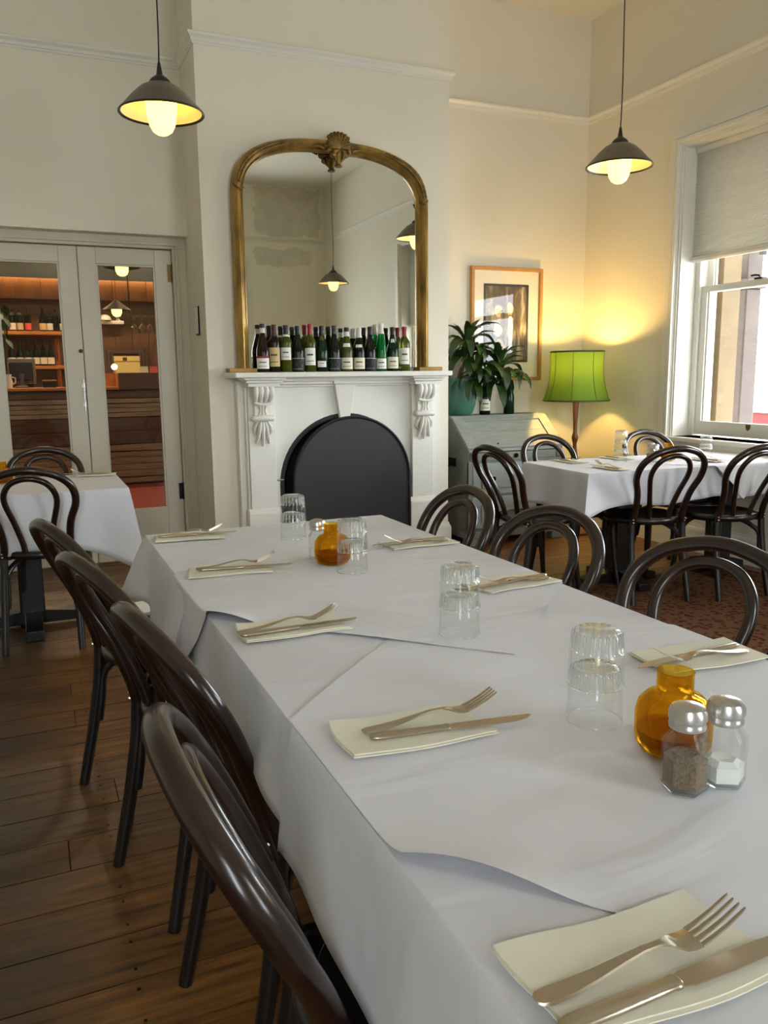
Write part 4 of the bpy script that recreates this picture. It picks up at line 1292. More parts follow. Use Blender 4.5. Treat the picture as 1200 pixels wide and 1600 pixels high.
# ------------------------------------------------------------------ chairs
def chair_proto():
    t = thing('bentwood_chair', (0, 0, 0), 'x', 'chair', 'bentwood dining chairs')
    # seat: bent ring with a dished ply panel
    G().lathe([(.172, .424), (.196, .424), (.205, .432), (.207, .446), (.202, .457), (.188, .461), (.174, .457), (.170, .440)], 36, closed=True).build('seat_ring', M['woodblack'], t, smooth=60)
    G().lathe([(0, .446), (.08, .446), (.14, .449), (.1735, .4545), (.1735, .442), (0, .438)], 32).build('seat_panel', M['seat'], t, smooth=60)
    # outer hoop
    ctrl = [(-.150, -.168, .43), (-.141, -.1865, .4993), (-.153, -.2213, .5984), (-.184, -.2611, .6876), (-.176, -.3004, .7619), (-.125, -.3315, .8144), (-.056, -.3466, .8381), (0, -.3504, .8441)]
    pts = ctrl + [(-x, y, z) for (x, y, z) in reversed(ctrl[:-1])]
    G().tube(smooth_curve(pts, 6), .0175, 12).build('back_hoop', M['wood'], t, smooth=60)
    ctrl = [(-.054, -.178, .448), (-.061, -.190, .505), (-.084, -.224, .605), (-.106, -.263, .690), (-.101, -.290, .742), (-.074, -.311, .782), (-.036, -.321, .801), (0, -.323, .806)]
    pts = ctrl + [(-x, y, z) for (x, y, z) in reversed(ctrl[:-1])]
    G().tube(smooth_curve(pts, 6), .0138, 10).build('inner_hoop', M['wood'], t, smooth=60)
    for s_ in (-1, 1):
        G().tube(smooth_curve([(s_ * .1493, -.168, .43), (s_ * .152, -.176, .33), (s_ * .157, -.202, .18), (s_ * .163, -.242, .0)], 4), [.0178] * 7 + [.0172, .0168, .0164, .016, .0156, .0150], 10).build('leg', M['woodblack'], t, smooth=60)
        G().tube(smooth_curve([(s_ * .132, .142, .425), (s_ * .138, .150, .3), (s_ * .146, .166, .15), (s_ * .158, .192, .0)], 4), [.021, .021, .020, .0195, .019, .0185, .0175, .017, .016, .015, .0145, .0135, .013], 10).build('leg', M['woodblack'], t, smooth=60)
        # bent braces from under the seat down along each leg
        for (fx, fy, lx, ly, kx, ky) in ((.10, -.10, .142, -.160, .143, -.176), (.095, .09, .124, .128, .130, .138)):
            G().tube(smooth_curve([(s_ * fx * .55, fy * .55, .418), (s_ * fx, fy, .405), (s_ * lx, ly, .355), (s_ * kx, ky, .27), (s_ * (kx + .004), ky + (-.012 if ky < 0 else .008), .20)], 4), .0135, 8).build('brace', M['woodblack'], t, smooth=60)
        hb = G().box(s_ * .130 - .012, s_ * .130 + .012, -.162, -.128, .42, .468).build('hip_block', M['woodblack'], t, bevel=.006)
        for z in (.44, .456):
            G().sphere((s_ * .1495 + s_ * .002, -.188, z), .0052, 8).build('bolt', M['chrome'], t)
    return t

def smooth_curve(P, k):
    """Catmull-Rom through P, k steps per span"""
    P = [Vector(p) for p in P]
    Q = [P[0] * 2 - P[1]] + P + [P[-1] * 2 - P[-2]]
    out = []
    for i in range(1, len(Q) - 2):
        a, b, c, d = Q[i - 1], Q[i], Q[i + 1], Q[i + 2]
        for j in range(k):
            t = j / k
            out.append(.5 * ((2 * b) + (c - a) * t + (2 * a - 5 * b + 4 * c - d) * t * t + (3 * b - a - 3 * c + d) * t ** 3))
    out.append(P[-1])
    return out

chair0 = chair_proto()
def place(top_x, top_y, rz, label, first=[True]):
    """top = where the crown of the back hoop stands; the seat lies .286 in front of it"""
    d = Vector((-math.sin(rz), math.cos(rz)))
    loc = (top_x + d.x * .3504, top_y + d.y * .3504, 0)
    if first[0]:
        first[0] = False
        chair0.location = loc; chair0.rotation_euler = (0, 0, rz); chair0['label'] = label
        return chair0
    return dup(chair0, loc, rz, label)
A = -PI / 2                     # faces +x
B = PI / 2                      # faces -x
place(0.105, 0.85, A + math.radians(-1.5), 'dark bentwood chair nearest the camera on the left of the long table')
place(0.13, 1.336, A + math.radians(9.9), 'second bentwood chair along the left side of the long table')
place(0.067, 1.816, A + math.radians(15.6), 'third bentwood chair along the left side of the long table')
place(0.017, 2.296, A + math.radians(16.2), 'fourth and farthest bentwood chair on the left side of the long table')
place(1.411, 1.326, B + math.radians(21.4), 'bentwood chair nearest the camera on the right of the long table')
place(1.364, 1.852, B + math.radians(12.1), 'middle bentwood chair on the right side of the long table')
place(1.35, 2.336, B + math.radians(3.9), 'bentwood chair on the right of the long table nearest the fireplace')
place(2.215, 3.674, A + math.radians(4.9), 'bentwood chair at the end of the window table by the grey bureau')
place(3.015, 3.119, 0 + math.radians(-11.5), 'bentwood chair in front of the window table, its seat in full view')
place(3.49, 2.99, 0 + math.radians(-6), 'bentwood chair at the window table cut by the right edge of the picture')
place(2.90, 4.15, PI + math.radians(1.7), 'bentwood chair behind the window table, in front of the bureau')
place(3.68, 4.14, PI + math.radians(-3.7), 'bentwood chair behind the window table, nearest the window sill')
place(-0.023, 3.733, 0 + math.radians(-9.1), 'bentwood chair in front of the small table by the glazed doors')
place(0.068, 4.811, PI + math.radians(3.8), 'bentwood chair behind the small table, close to the glazed doors')

# ------------------------------------------------------------------ tables and cloths
def table_base(loc, lx, ly, h, label, rz=0.):
    t = thing('pedestal_table', loc, label, 'table', None, rz)
    G().box(-lx / 2, lx / 2, -ly / 2, ly / 2, h - .032, h - .004).build('tabletop', M['woodblack'], t, bevel=.003)
    g = G().box(-.055, .055, -.055, .055, .075, h - .032)
    g.build('column', M['woodblack'], t, bevel=.006)
    m = min(lx, ly) / 2 - .04
    for a in (0, PI / 2):
        g = G().prism([(-m, 0), (-m + .07, 0), (-m + .075, .02), (m - .075, .02), (m - .07, 0), (m, 0), (m, .05), (m - .03, .06), (.06, .085), (-.06, .085), (-m + .03, .06), (-m, .05)], -.04, .04, 'y', Rz(a))
        g.build('foot', M['woodblack'], t, bevel=.004)
    g = G().box(-lx / 2 + .12, lx / 2 - .12, -.03, .03, h - .065, h - .032)
    g.build('bearer', M['woodblack'], t)
    return t

def vnoise(x, y, seed=0.):
    return (math.sin(x * 7.1 + seed) * math.cos(y * 5.3 - seed * 1.7) + .6 * math.sin(x * 13.7 - y * 9.1 + seed * 2.3) + .4 * math.cos(y * 17.3 + x * 3.1 + seed)) / 2

def tablecloth(loc, lx, ly, h, drops, label, seed=0., flare=.03, corner=.05, tip=.05, rz=0., fold=.010, group=None):
    """drops: front(-y), right(+x), back(+y), left(-x) hem drop in metres; drop None = tucked at a join"""
    o_ = G()
    hx, hy = lx / 2, ly / 2
    NX, NY = max(8, int(lx / .022)), max(8, int(ly / .022))
    gx = [-hx, -hx + .002, -hx + .005] + [-hx + lx * i / NX for i in range(1, NX)] + [hx - .005, hx - .002, hx]
    gy = [-hy, -hy + .002, -hy + .005] + [-hy + ly * i / NY for i in range(1, NY)] + [hy - .005, hy - .002, hy]
    NX, NY = len(gx) - 1, len(gy) - 1
    idx = {}
    vs = []
    for j in range(NY + 1):
        for i in range(NX + 1):
            x = gx[i]; y = gy[j]
            e = min(hx - abs(x), hy - abs(y))
            z = h + (.0004 * vnoise(x * 1.3, y * 1.3, seed) * min(1, e / .05)) - .0006
            idx[i, j] = len(vs); vs.append((x, y, z))
    fs = [(idx[i, j], idx[i + 1, j], idx[i + 1, j + 1], idx[i, j + 1]) for j in range(NY) for i in range(NX)]
    per = [(i, 0, 0) for i in range(NX)] + [(NX, j, 1) for j in range(NY)] + [(i, NY, 2) for i in range(NX, 0, -1)] + [(0, j, 3) for j in range(NY, 0, -1)]
    nrm = [(0, -1), (1, 0), (0, 1), (-1, 0)]
    lens = [lx, ly, lx, ly]
    NL = 9
    prev = [idx[i, j] for i, j, s_ in per]
    info = []
    for (i, j, s_) in per:
        x, y, z = vs[idx[i, j]]
        # distance to nearest corner and blended normal
        dx, dy = hx - abs(x), hy - abs(y)
        dc = max(dx, dy)
        sgx, sgy = math.copysign(1, x), math.copysign(1, y)
        dS = drops[0] if y < 0 else drops[2]
        dE = drops[1] if x > 0 else drops[3]
        n = Vector(nrm[s_])
        wq = 0
        both = dS is not None and dE is not None
        if dc < .26 and both:
            wq = (1 - dc / .26)
            n = (n * (1 - wq ** 1.5) + Vector((sgx, sgy)).normalized() * wq ** 1.5).normalized()
        own = drops[s_]
        if dc < 1e-6:
            own = min([d for d in (dS, dE) if d is not None], default=None) if both else (dS if dS is not None else dE) if False else own
            if not both: own = None if (dS is None or dE is None) and drops[s_] is None else drops[s_]
        info.append((x, y, n, wq, own, s_))
    for L in range(0, NL + 1):
        t = L / NL
        cur = []
        for q, (x, y, n, wq, own, s_) in enumerate(info):
            d = .012 if own is None else own + tip * wq ** 2 + .012 * math.sin(q * .21 + seed * 3)
            fl = .001 if own is None else flare
            ph = (x + y) * 24 + seed * 5
            amp = 0 if own is None else fold * (1 + 1.5 * wq) * math.sin(ph) * t
            out = (.0015 if L == 0 else .002) + (fl * t ** .8 + amp if own is not None else .0) + corner * wq ** 1.4 * t
            zz = h - .0022 - (d - .002) * t
            cur.append(len(vs)); vs.append((x + n.x * out, y + n.y * out, zz))
        m = len(cur)
        for q in range(m):
            q2 = (q + 1) % m
            fs.append((prev[q], prev[q2], cur[q2], cur[q]))
        prev = cur
    o_.add(vs, fs)
    o = o_.build('tablecloth', M['cloth'], None, smooth=32, loc=loc)
    o.rotation_euler = (0, 0, rz)
    sm = o.modifiers.new('thickness', 'SOLIDIFY'); sm.thickness = .0012; sm.offset = -1
    return tag(o, label, 'tablecloth', group)

TX = .705
table_base((TX, 2.165, 0), .76, .70, .75, 'dark pedestal table under the fireplace end of the long white table')
table_base((TX, 1.40, 0), .76, .72, .75, 'dark pedestal table under the middle of the long white table')
table_base((TX, .40, 0), .76, .72, .75, 'dark pedestal table under the camera end of the long white table')
tablecloth((TX, 2.165, 0), .795, .735, .75, (.24, .20, .19, .165), 'white cloth on the fireplace end of the long table', 1., .035, .085, .02, 0, .007)
tablecloth((TX, 1.402, 0), .795, .775, .75, (None, .15, None, .145), 'white cloth over the middle of the long table', 2.3, .016, .03, .0, 0, .003)
tablecloth((TX, .423, 0), .799, 1.186, .75, (.2, .16, None, .185), 'white cloth on the camera end of the long table', 4.1, .027, .03, .0, 0, .003)

def overlay(name, cx, cy, side, ang, xl, xr, h, label, lift=None, seed=0., tuck=False):
    """square white overlay laid cornerwise; what hangs past the table edge folds down. Rows run along y so that the folds stay straight"""
    ca, sa = math.cos(ang), math.sin(ang)
    hs = side / 2
    cor = [(cx + p * ca - q * sa, cy + p * sa + q * ca) for p, q in ((-hs, -hs), (hs, -hs), (hs, hs), (-hs, hs))]
    x0, x1 = min(c[0] for c in cor), max(c[0] for c in cor)
    R = .004
    knots = sorted([x0 + .0005, x1 - .0005, xl, xr] + [c[0] for c in cor if x0 + .01 < c[0] < x1 - .01] + [xl - R * PI / 2 * k / 3 for k in (1, 2, 3)] + [xr + R * PI / 2 * k / 3 for k in (1, 2, 3)] + [xl + .002, xl + .005, xr - .002, xr - .005])
    if tuck: knots = [k for k in knots if k >= xl + .0015]          # the left corner is folded under, level with the table edge
    xs = []
    for p, q in zip(knots, knots[1:]):
        n = max(1, int((q - p) / .009))
        xs += [p + (q - p) * i / n for i in range(n)]
    xs.append(knots[-1])
    def span(x):
        ys = []
        for (p, q) in zip(cor, cor[1:] + cor[:1]):
            if (p[0] - x) * (q[0] - x) <= 0 and abs(p[0] - q[0]) > 1e-9: ys.append(p[1] + (q[1] - p[1]) * (x - p[0]) / (q[0] - p[0]))
        return min(ys), max(ys)
    def fn(u, v):
        x = xs[int(round(u * (len(xs) - 1)))]
        lo_, hi_ = span(x)
        # rows crowd towards both edges, where the cloth lifts
        y = lo_ + (hi_ - lo_) * v
        a_, b_ = (x - cx) * ca + (y - cy) * sa, -(x - cx) * sa + (y - cy) * ca
        z = h + .0004 * vnoise(x * 1.7, y * 1.7, seed)
        if lift:
            for (px, py, r, amt, ed) in lift:
                dd = math.hypot(x - px, y - py)
                e = {'u0': a_ + hs, 'u1': hs - a_, 'v0': b_ + hs, 'v1': hs - b_}[ed]
                if dd < r: z += amt * (1 - (dd / r) ** 2) ** 2 * math.exp(-e / .045)
        for edge, sg in ((xl, -1), (xr, 1)):
            over = (edge - x) * -sg if False else ((edge - x) if sg < 0 else (x - edge))
            if over > 0:
                arc = R * PI / 2
                if over < arc:
                    t = over / R
                    x = edge + sg * R * math.sin(t); z = z - R * (1 - math.cos(t))
                else:
                    dn = over - arc
                    x = edge + sg * (R + .20 * dn + .003 * math.sin(y * 22 + seed)); z = z - R - dn * .975
        return (x, y, z)
    o = G().grid(fn, len(xs) - 1, 90).build(name, M['paper'], None, smooth=40)
    return tag(o, label, 'tablecloth', 'white overlay cloths')
overlay('overlay_cloth', .74, 1.765, .905, math.radians(45), .303, 1.107, .7522, 'white overlay cloth laid cornerwise over the middle of the long table', [(.335, 1.57, .13, .020, 'u0'), (.55, 1.32, .2, .003, 'u0'), (.92, 1.32, .12, .004, 'v0')], 1.)
overlay('overlay_cloth', .760, .845, .905, math.radians(44), .3045, 1.1055, .7510, 'white overlay cloth laid cornerwise at the camera end of the long table', [(.335, .60, .135, .022, 'u0'), (.42, 1.14, .2, .003, 'v1')], 2., True)

# window tables
RH = .71
table_base((3.13, 3.69, 0), .84, .58, RH, 'dark pedestal table under the white cloth beside the bureau', math.radians(-2))
table_base((3.89, 3.67, 0), .46, .60, RH, 'dark pedestal table under the white cloth against the window wall', 0)
tablecloth((3.13, 3.69, 0), .92, .64, RH, (.185, None, .18, .22), 'white cloth on the window table nearest the bureau', 3., .018, .06, .05, math.radians(-2), .010)
tablecloth((3.885, 3.67, 0), .53, .67, RH, (.19, .2, .18, None), 'white cloth on the table close under the window', 5., .03, .04, .0, 0, .008)
# overlay corner hanging between the two window tables
def hang():
    g = G()
    def fn(u, v):
        # square cloth cornerwise; its front corner falls over the front edge
        s_ = .62
        a, b = (u - .5) * s_, (v - .5) * s_
        x = 3.67 + (a - b) * .7071; y = 3.57 + (a + b) * .7071
        z = RH + .0015 + .0004 * vnoise(x, y, 1)
        e = 3.328
        if y < e:
            d = e - y; R = .01
            if d < R * 1.57:
                t = d / R; y = e - R * math.sin(t); z -= R * (1 - math.cos(t))
            else:
                dn = d - R * 1.57
                y = e - R - .18 * dn + .012 * math.sin(x * 40) * min(1, dn * 8); z = z - R - dn * 1.02
        return (x, y, z)
    o = g.grid(fn, 40, 40).build('overlay_cloth', M['paper'], None, smooth=70)
    tag(o, 'white overlay cloth with a pointed corner hanging where the window tables join', 'tablecloth', 'white overlay cloths')
hang()
# small table by the doors
LH = .715
table_base((-.04, 4.30, 0), .84, .64, LH, 'dark pedestal table by the glazed doors')
tablecloth((-.04, 4.30, 0), .92, .68, LH, (.275, .29, .25, .25), 'white cloth on the small table by the glazed doors', 6., .022, .05, .13, 0, .006)

# ------------------------------------------------------------------ rug
rg = tag(G().grid(lambda u, v: (2.2 + 1.85 * u, 1.0 + 2.72 * v, .006 + .001 * math.sin(u * 20) * math.sin(v * 17)), 30, 40, .0055).build('patterned_rug', M['rug'], None, smooth=0), 'worn red patterned rug on the boards under the window tables', 'rug')

# ------------------------------------------------------------------ table settings
def fork_mesh():
    g = G()
    th = .0016
    def strip(pts):
        # pts: (s, y, z, halfwidth)
        n = len(pts)
        vs = []
        for (s_, y, z, hw) in pts:
            vs += [(s_, y - hw, z), (s_, y + hw, z), (s_, y + hw * .8, z + th), (s_, y - hw * .8, z + th)]
        fs = [(0, 1, 2, 3), tuple(4 * (n - 1) + k for k in (3, 2, 1, 0))]
        for i in range(n - 1):
            for k in range(4):
                k2 = (k + 1) % 4
                fs.append((4 * i + k, 4 * i + k2, 4 * i + 4 + k2, 4 * i + 4 + k))
        g.add(vs, fs)
    hz = [(0, .003, .004), (.004, .003, .0078), (.012, .003, .0095), (.03, .004, .0092), (.055, .0075, .0070), (.08, .0125, .0048), (.10, .016, .0036), (.115, .0165, .0034), (.122, .0155, .005), (.128, .0140, .0085), (.136, .0115, .0115), (.145, .0105, .0122), (.152, .0112, .0122)]
    strip([(s_, 0, z, hw) for s_, z, hw in hz])
    for k in range(4):
        y = (-1.5 + k) * .0066
        strip([(.152, y, .0112, .0023), (.162, y, .0145, .0021), (.178, y, .0215, .0018), (.192, y, .0295, .0014), (.196, y, .032, .0008)])
    return g.mesh('fork', M['steel'], 40)
def knife_meshes():
    h = G(); n = 14
    def ring(s_, hw, hz, zc):
        return [(s_, hw * math.cos(2 * PI * k / n), zc + hz * math.sin(2 * PI * k / n)) for k in range(n)]
    R = [(0, .003, .002), (.003, .0065, .0032), (.012, .0085, .004), (.05, .0082, .004), (.09, .0072, .0038), (.104, .0070, .0036), (.106, .0076, .004), (.110, .0074, .0038), (.112, .006, .003)]
    vs = []; fs = []
    for (s_, a, b) in R: vs += ring(s_, a, b, .0042)
    for i in range(len(R) - 1):
        for k in range(n): fs.append((i * n + k, i * n + (k + 1) % n, (i + 1) * n + (k + 1) % n, (i + 1) * n + k))
    fs += [tuple(range(n)), tuple((len(R) - 1) * n + k for k in range(n))]
    h.add(vs, fs)
    b = G()
    b.prism([(.110, -.006), (.122, -.0092), (.16, -.0098), (.205, -.0088), (.222, -.004), (.232, .004), (.230, .0065), (.2, .0078), (.12, .0078), (.110, .006)], .0036, .0050, 'z')
    return h.mesh('handle', M['steel'], 50), b.mesh('blade', M['steel'], 30)
FM = fork_mesh(); KH, KB = knife_meshes()
def napkin(cx, cy, ang, z, L, W, seed, label):
    def fn(u, v):
        x, y = (u - .5) * L, (v - .5) * W
        zz = .0045 + .0012 * math.sin(u * 9 + seed) * (v - .3) + .002 * (1 - u) ** 4 * (.5 + .5 * math.sin(v * 5 + seed))
        x += .004 * math.sin(v * 4 + seed); y += .003 * math.sin(u * 6 + seed)
        return (x, y, zz)
    t = thing('paper_napkin', (cx, cy, z), label, 'napkin', 'folded paper napkins', ang)
    G().grid(fn, 16, 8, .0016).build('top_ply', M['napkin'], t, smooth=40)
    def fn2(u, v):
        x, y, zz = fn(u, v)
        return (x - .004 * (1 if u < .5 else -1) * abs(u - .5), y - .004, zz - .0019)
    G().grid(fn2, 12, 6, .0014).build('lower_ply', M['napkin'], t, smooth=40)
    return t
def setting(where, nc, na, fp, fa, kp, ka, z=.7555, napk=True, seed=1.):
    if napk: napkin(nc[0], nc[1], na, z, .20, .108, seed, 'cream folded napkin %s' % where)
    dz = .0052 if napk else .001
    # knife lies on the napkin, the fork's neck rests on the knife
    k = thing('table_knife', (kp[0], kp[1], z + dz), 'steel table knife %s' % where, 'knife', 'steel knives', ka)
    piece(KH, 'handle', k); piece(KB, 'blade', k)
    f = bpy.data.objects.new('table_fork', FM); C.objects.link(f)
    f.location = (fp[0], fp[1], z + dz - .0005); f.rotation_euler = (math.radians(0), 0, fa)
    tag(f, 'steel fork %s' % where, 'fork', 'steel forks')
d2 = math.radians
setting('on the left of the long table nearest the camera', (.424, .456), d2(-2), (.318, .449), d2(-2), (.318, .418), d2(0), .7535, seed=1)
setting('on the left of the long table, second from the camera', (.445, .928), d2(-4), (.377, .937), d2(-3.5), (.378, .914), d2(-8.5), .7535, seed=2.2)
setting('on the left of the long table, third from the camera', (.435, 1.432), d2(-1), (.328, 1.425), d2(1), (.328, 1.402), d2(1), .7535, seed=3.1)
setting('on the left of the long table, fourth from the camera', (.436, 1.946), d2(-7), (.355, 1.966), d2(-7), (.357, 1.948), d2(-10.5), .7535, seed=4.4)
setting('on the far left corner of the long table', (.425, 2.428), d2(-5), (.333, 2.446), d2(-8), (.333, 2.427), d2(-5), .752, seed=5.6)
setting('on the right of the long table nearest the camera', (1.012, .976), d2(177), (1.091, .952), d2(180), (1.097, .978), d2(183), .7535, seed=6)
setting('on the right of the long table before the middle chair', (.992, 1.530), d2(186), (1.081, 1.510), d2(183), (1.090, 1.534), d2(188), .7535, seed=7)
setting('on the right of the long table nearest the fireplace', (.998, 2.022), d2(178), (1.081, 2.000), d2(180), (1.084, 2.026), d2(181), .7535, seed=8)
setting('on the window table behind the seat-in-view chair', (2.90, 3.50), d2(88), (2.91, 3.425), d2(96), (2.88, 3.41), d2(92), RH + .002, True, 9)
setting('on the window table in front of the bureau', (2.92, 3.89), d2(-92), (2.93, 3.985), d2(-96), (2.90, 3.98), d2(-92), RH + .002, True, 10)
setting('on the window table by its far edge', (3.27, 3.90), d2(-90), (3.28, 3.985), d2(-92), (3.25, 3.98), d2(-88), RH + .002, True, 11)
setting('on the table close under the window', (3.63, 3.53), d2(90), (3.64, 3.44), d2(85), (3.61, 3.435), d2(92), RH + .007, True, 12)
setting('on the small table by the glazed doors', (.32, 4.54), d2(170), (.39, 4.54), d2(172), (.39, 4.56), d2(170), LH + .002, True, 13)

FLM = []
def tumbler_mesh():
    """conical tumbler standing mouth down: fluted near its base, which is up"""
    H = .080; n = 80
    out = [(.0385, 0), (.0392, .0012), (.0386, .0035), (.0375, .025), (.0368, .044), (.0372, .0465), (.0362, .049), (.0340, .051), (.0332, .056), (.0322, .072), (.0305, .077), (.027, .0798), (0, .0800)]
    inn = [(0, .0735), (.022, .0732), (.0278, .070), (.0300, .058), (.0318, .051), (.0345, .046), (.0352, .030), (.0366, .005), (.0374, .0008)]
    def fn(r, z, a):
        if .0505 < z < .0775 and r > .0301 and (r, z) in out: return r * (1 + .03 * math.cos(20 * a))
        return r
    g = G()
    g.lathe(out + inn + [(.0385, 0)], n, fn=fn)
    b = G().lathe([(0, .0742), (.024, .0742), (.0262, .0752), (.0255, .0778), (.022, .0790), (0, .0790)], 40)
    r = G().lathe([(.0376, .0004), (.0386, .0006), (.0390, .0016), (.0384, .0026), (.0374, .0020)], 60, closed=True)
    fl = G()
    for k in range(20):
        a = 2 * PI * k / 20
        P = lambda r, z: (r * math.cos(a), r * math.sin(a), z)
        fl.tube([P(.0345, .0508), P(.0346, .053), P(.0338, .060), P(.0332, .070), P(.0322, .0752), P(.0312, .0768)], [.0012, .0022, .0023, .0023, .0027, .0012], 6)
    FLM.append(fl.mesh('flute', M['glassth'], 70))
    return g.mesh('glass_tumbler', M['glass'], 70), b.mesh('base', M['glassth'], 50), r.mesh('rim', M['glassth'], 70)
TM, TB, TR = tumbler_mesh()
def stack(x, y, z, n, where, rot=0.):
    for i in range(n):
        o = bpy.data.objects.new('glass_tumbler', TM); C.objects.link(o)
        o.location = (x + .0006 * i, y, z + i * .0525); o.rotation_euler = (0, 0, rot + i * .7)
        nm = ('bottom', 'top') if n == 2 else ('bottom', 'middle', 'top')
        piece(TB, 'base', o); piece(TR, 'rim', o); piece(FLM[0], 'flute', o)
        tag(o, 'upturned clear glass tumbler, %s of the stack %s' % (nm[i], where), 'glass', 'upturned tumblers')
# (long-table stacks nest with their mouths down)
stack(.690, .850, .7532, 2, 'beside the amber bottle and shakers')
stack(.706, 1.262, .7532, 2, 'alone in the middle of the long table')
stack(.706, 1.80, .7532, 2, 'in front of the far amber bottle')
stack(.700, 2.26, .7515, 2, 'nearest the fireplace')
stack(3.17, 3.75, RH + .002, 3, 'on the window table')
stack(3.76, 3.68, RH + .006, 2, 'under the window blind')

def amber_bottle(x, y, z, label, fill=True, h=.107):
    t = thing('amber_bottle', (x, y, z), label, 'bottle', 'squat amber glass bottles')
    s_ = h / .107
    out = [(0, 0), (.030, 0), (.040, .004), (.0465, .014), (.0475, .024), (.0475, .050), (.044, .064), (.035, .074), (.0245, .0785), (.0225, .082), (.0225, .104), (.0235, .1065)]
    inn = [(.0205, .1065), (.0197, .104), (.0197, .082), (.022, .0755), (.033, .071), (.0415, .061), (.0448, .050), (.0448, .024), (.042, .013), (.03, .006), (0, .005)]
    G().lathe([(r * s_, q * s_) for r, q in out + inn], 40).build('body', M['amber'], t, smooth=60)
    if fill:
        G().lathe([(0, .0065 * s_), (.029 * s_, .0075 * s_), (.041 * s_, .0145 * s_), (.044 * s_, .025 * s_), (.044 * s_, .030 * s_), (0, .030 * s_)], 32).build('wax_fill', M['candle'], t, smooth=40)
    return t
def shaker(x, y, z, what, label, rz=0., s_=1.):
    t = thing(what + '_shaker', (x, y, z), label, 'shaker', 'glass salt and pepper shakers', rz)
    fnh = lambda r, zz, a: r
    def hexring(r, zz):
        return [(r * math.cos(PI / 3 * k), r * math.sin(PI / 3 * k), zz) for k in range(6)]
    def hexsolid(prof):
        vs = []; fs = []
        for r, zz in prof: vs += hexring(r, zz)
        for i in range(len(prof) - 1):
            for k in range(6): fs.append((6 * i + k, 6 * i + (k + 1) % 6, 6 * i + 6 + (k + 1) % 6, 6 * i + 6 + k))
        return vs, fs
    out = [(.0005, 0), (.024, 0), (.0275, .004), (.0275, .058), (.0185, .071), (.0165, .078)]
    inn = [(.014, .078), (.0155, .070), (.0245, .057), (.0245, .007), (.0005, .006)]
    vs, fs = hexsolid([(r * s_, q * s_) for r, q in out + inn])
    G().add(vs, fs).build('body', M['glassx'], t, bevel=.0014, smooth=25)
    vs, fs = hexsolid([(r * s_, q * s_) for r, q in ((.0005, .0006), (.0235, .0006), (.0262, .004), (.0262, .0062), (.0005, .0062))])
    G().add(vs, fs).build('base', M['glassth'], t, smooth=25)
    top = .040 if what == 'pepper' else .026
    vs, fs = hexsolid([(r * s_, q * s_) for r, q in ((.0005, .0066), (.0242, .0076), (.0242, top), (.015, top + .005), (.0005, top + .002))])
    G().add(vs, fs).build('filling', M[what], t, smooth=25)
    G().lathe([(r * s_, q * s_) for r, q in ((.0172, .074), (.0205, .076), (.0210, .080), (.0198, .082), (.0198, .085), (.0215, .0865), (.0215, .0945), (.0185, .1005), (.010, .104), (0, .105))], 28).build('cap', M['chrome'], t, smooth=40)
    g = G()
    for k in range(9):
        a = k * 2.4; r = .0035 * math.sqrt(k) * 1.25
        zt = .1043 - r * r * 20
        g.lathe([(0, zt + .0005), (.0011, zt + .0004), (.0011, zt - .001), (0, zt - .001)], 6, (r * math.cos(a) * s_, r * math.sin(a) * s_, 0))
    if s_ == 1.: g.build('hole', M['dark'], t)
    return t
TZ = .753
amber_bottle(.722, .735, TZ, 'squat amber glass bottle behind the near pepper shaker')
shaker(.665, .655, TZ, 'pepper', 'glass pepper shaker nearest the camera beside the amber bottle', .25)
shaker(.716, .648, TZ, 'salt', 'glass salt shaker beside the near pepper shaker', .5)
amber_bottle(.693, 1.905, TZ, 'squat amber bottle at the far middle of the long table', True, .105)
shaker(.681, 1.985, TZ, 'salt', 'glass salt shaker beside the far amber bottle', .3)
amber_bottle(3.45, 3.66, RH + .005, 'small amber bottle on the window table', True, .10)
shaker(3.33, 3.64, RH + .002, 'salt', 'glass salt shaker on the window table left of the amber bottle', .2)
shaker(3.37, 3.72, RH + .002, 'pepper', 'second glass shaker on the window table', .6)
amber_bottle(-.13, 4.42, LH + .002, 'amber bottle at the left edge of the picture on the small table', True, .107)

# ------------------------------------------------------------------ bureau
bu = thing('slant_front_bureau', (3.24, 5.20, 0), 'grey distressed slant-front bureau in the alcove by the fireplace', 'desk')
W2 = .40
y_f, y_b, y_t = -.25, .245, 0.0
for s_ in (-1, 1):
    a, b = (s_ * W2, s_ * (W2 - .022)) if s_ < 0 else (s_ * (W2 - .022), s_ * W2)
    sd = G().prism([(y_f + .01, .09), (y_b, .09), (y_b, .905), (y_t + .005, .905), (y_f + .01, .69)], a, b, 'x').build('side_panel', M['bluegreydark'], bu, bevel=.003)
    if s_ < 0:
        g = G().tube(smooth_curve([(-W2 - .003, -.04, .59), (-W2 - .026, -.035, .585), (-W2 - .03, 0, .565), (-W2 - .026, .035, .585), (-W2 - .003, .04, .59)], 4), .007)
        g.box(-W2 - .008, -W2, -.06, .06, .565, .625)
        tag(g.build('side_handle', M['dark'], sd), 'dark metal carrying handle')
G().box(-W2 - .012, W2 + .012, y_t - .008, y_b + .002, .905, .925).build('top', M['bluegrey'], bu, bevel=.004)
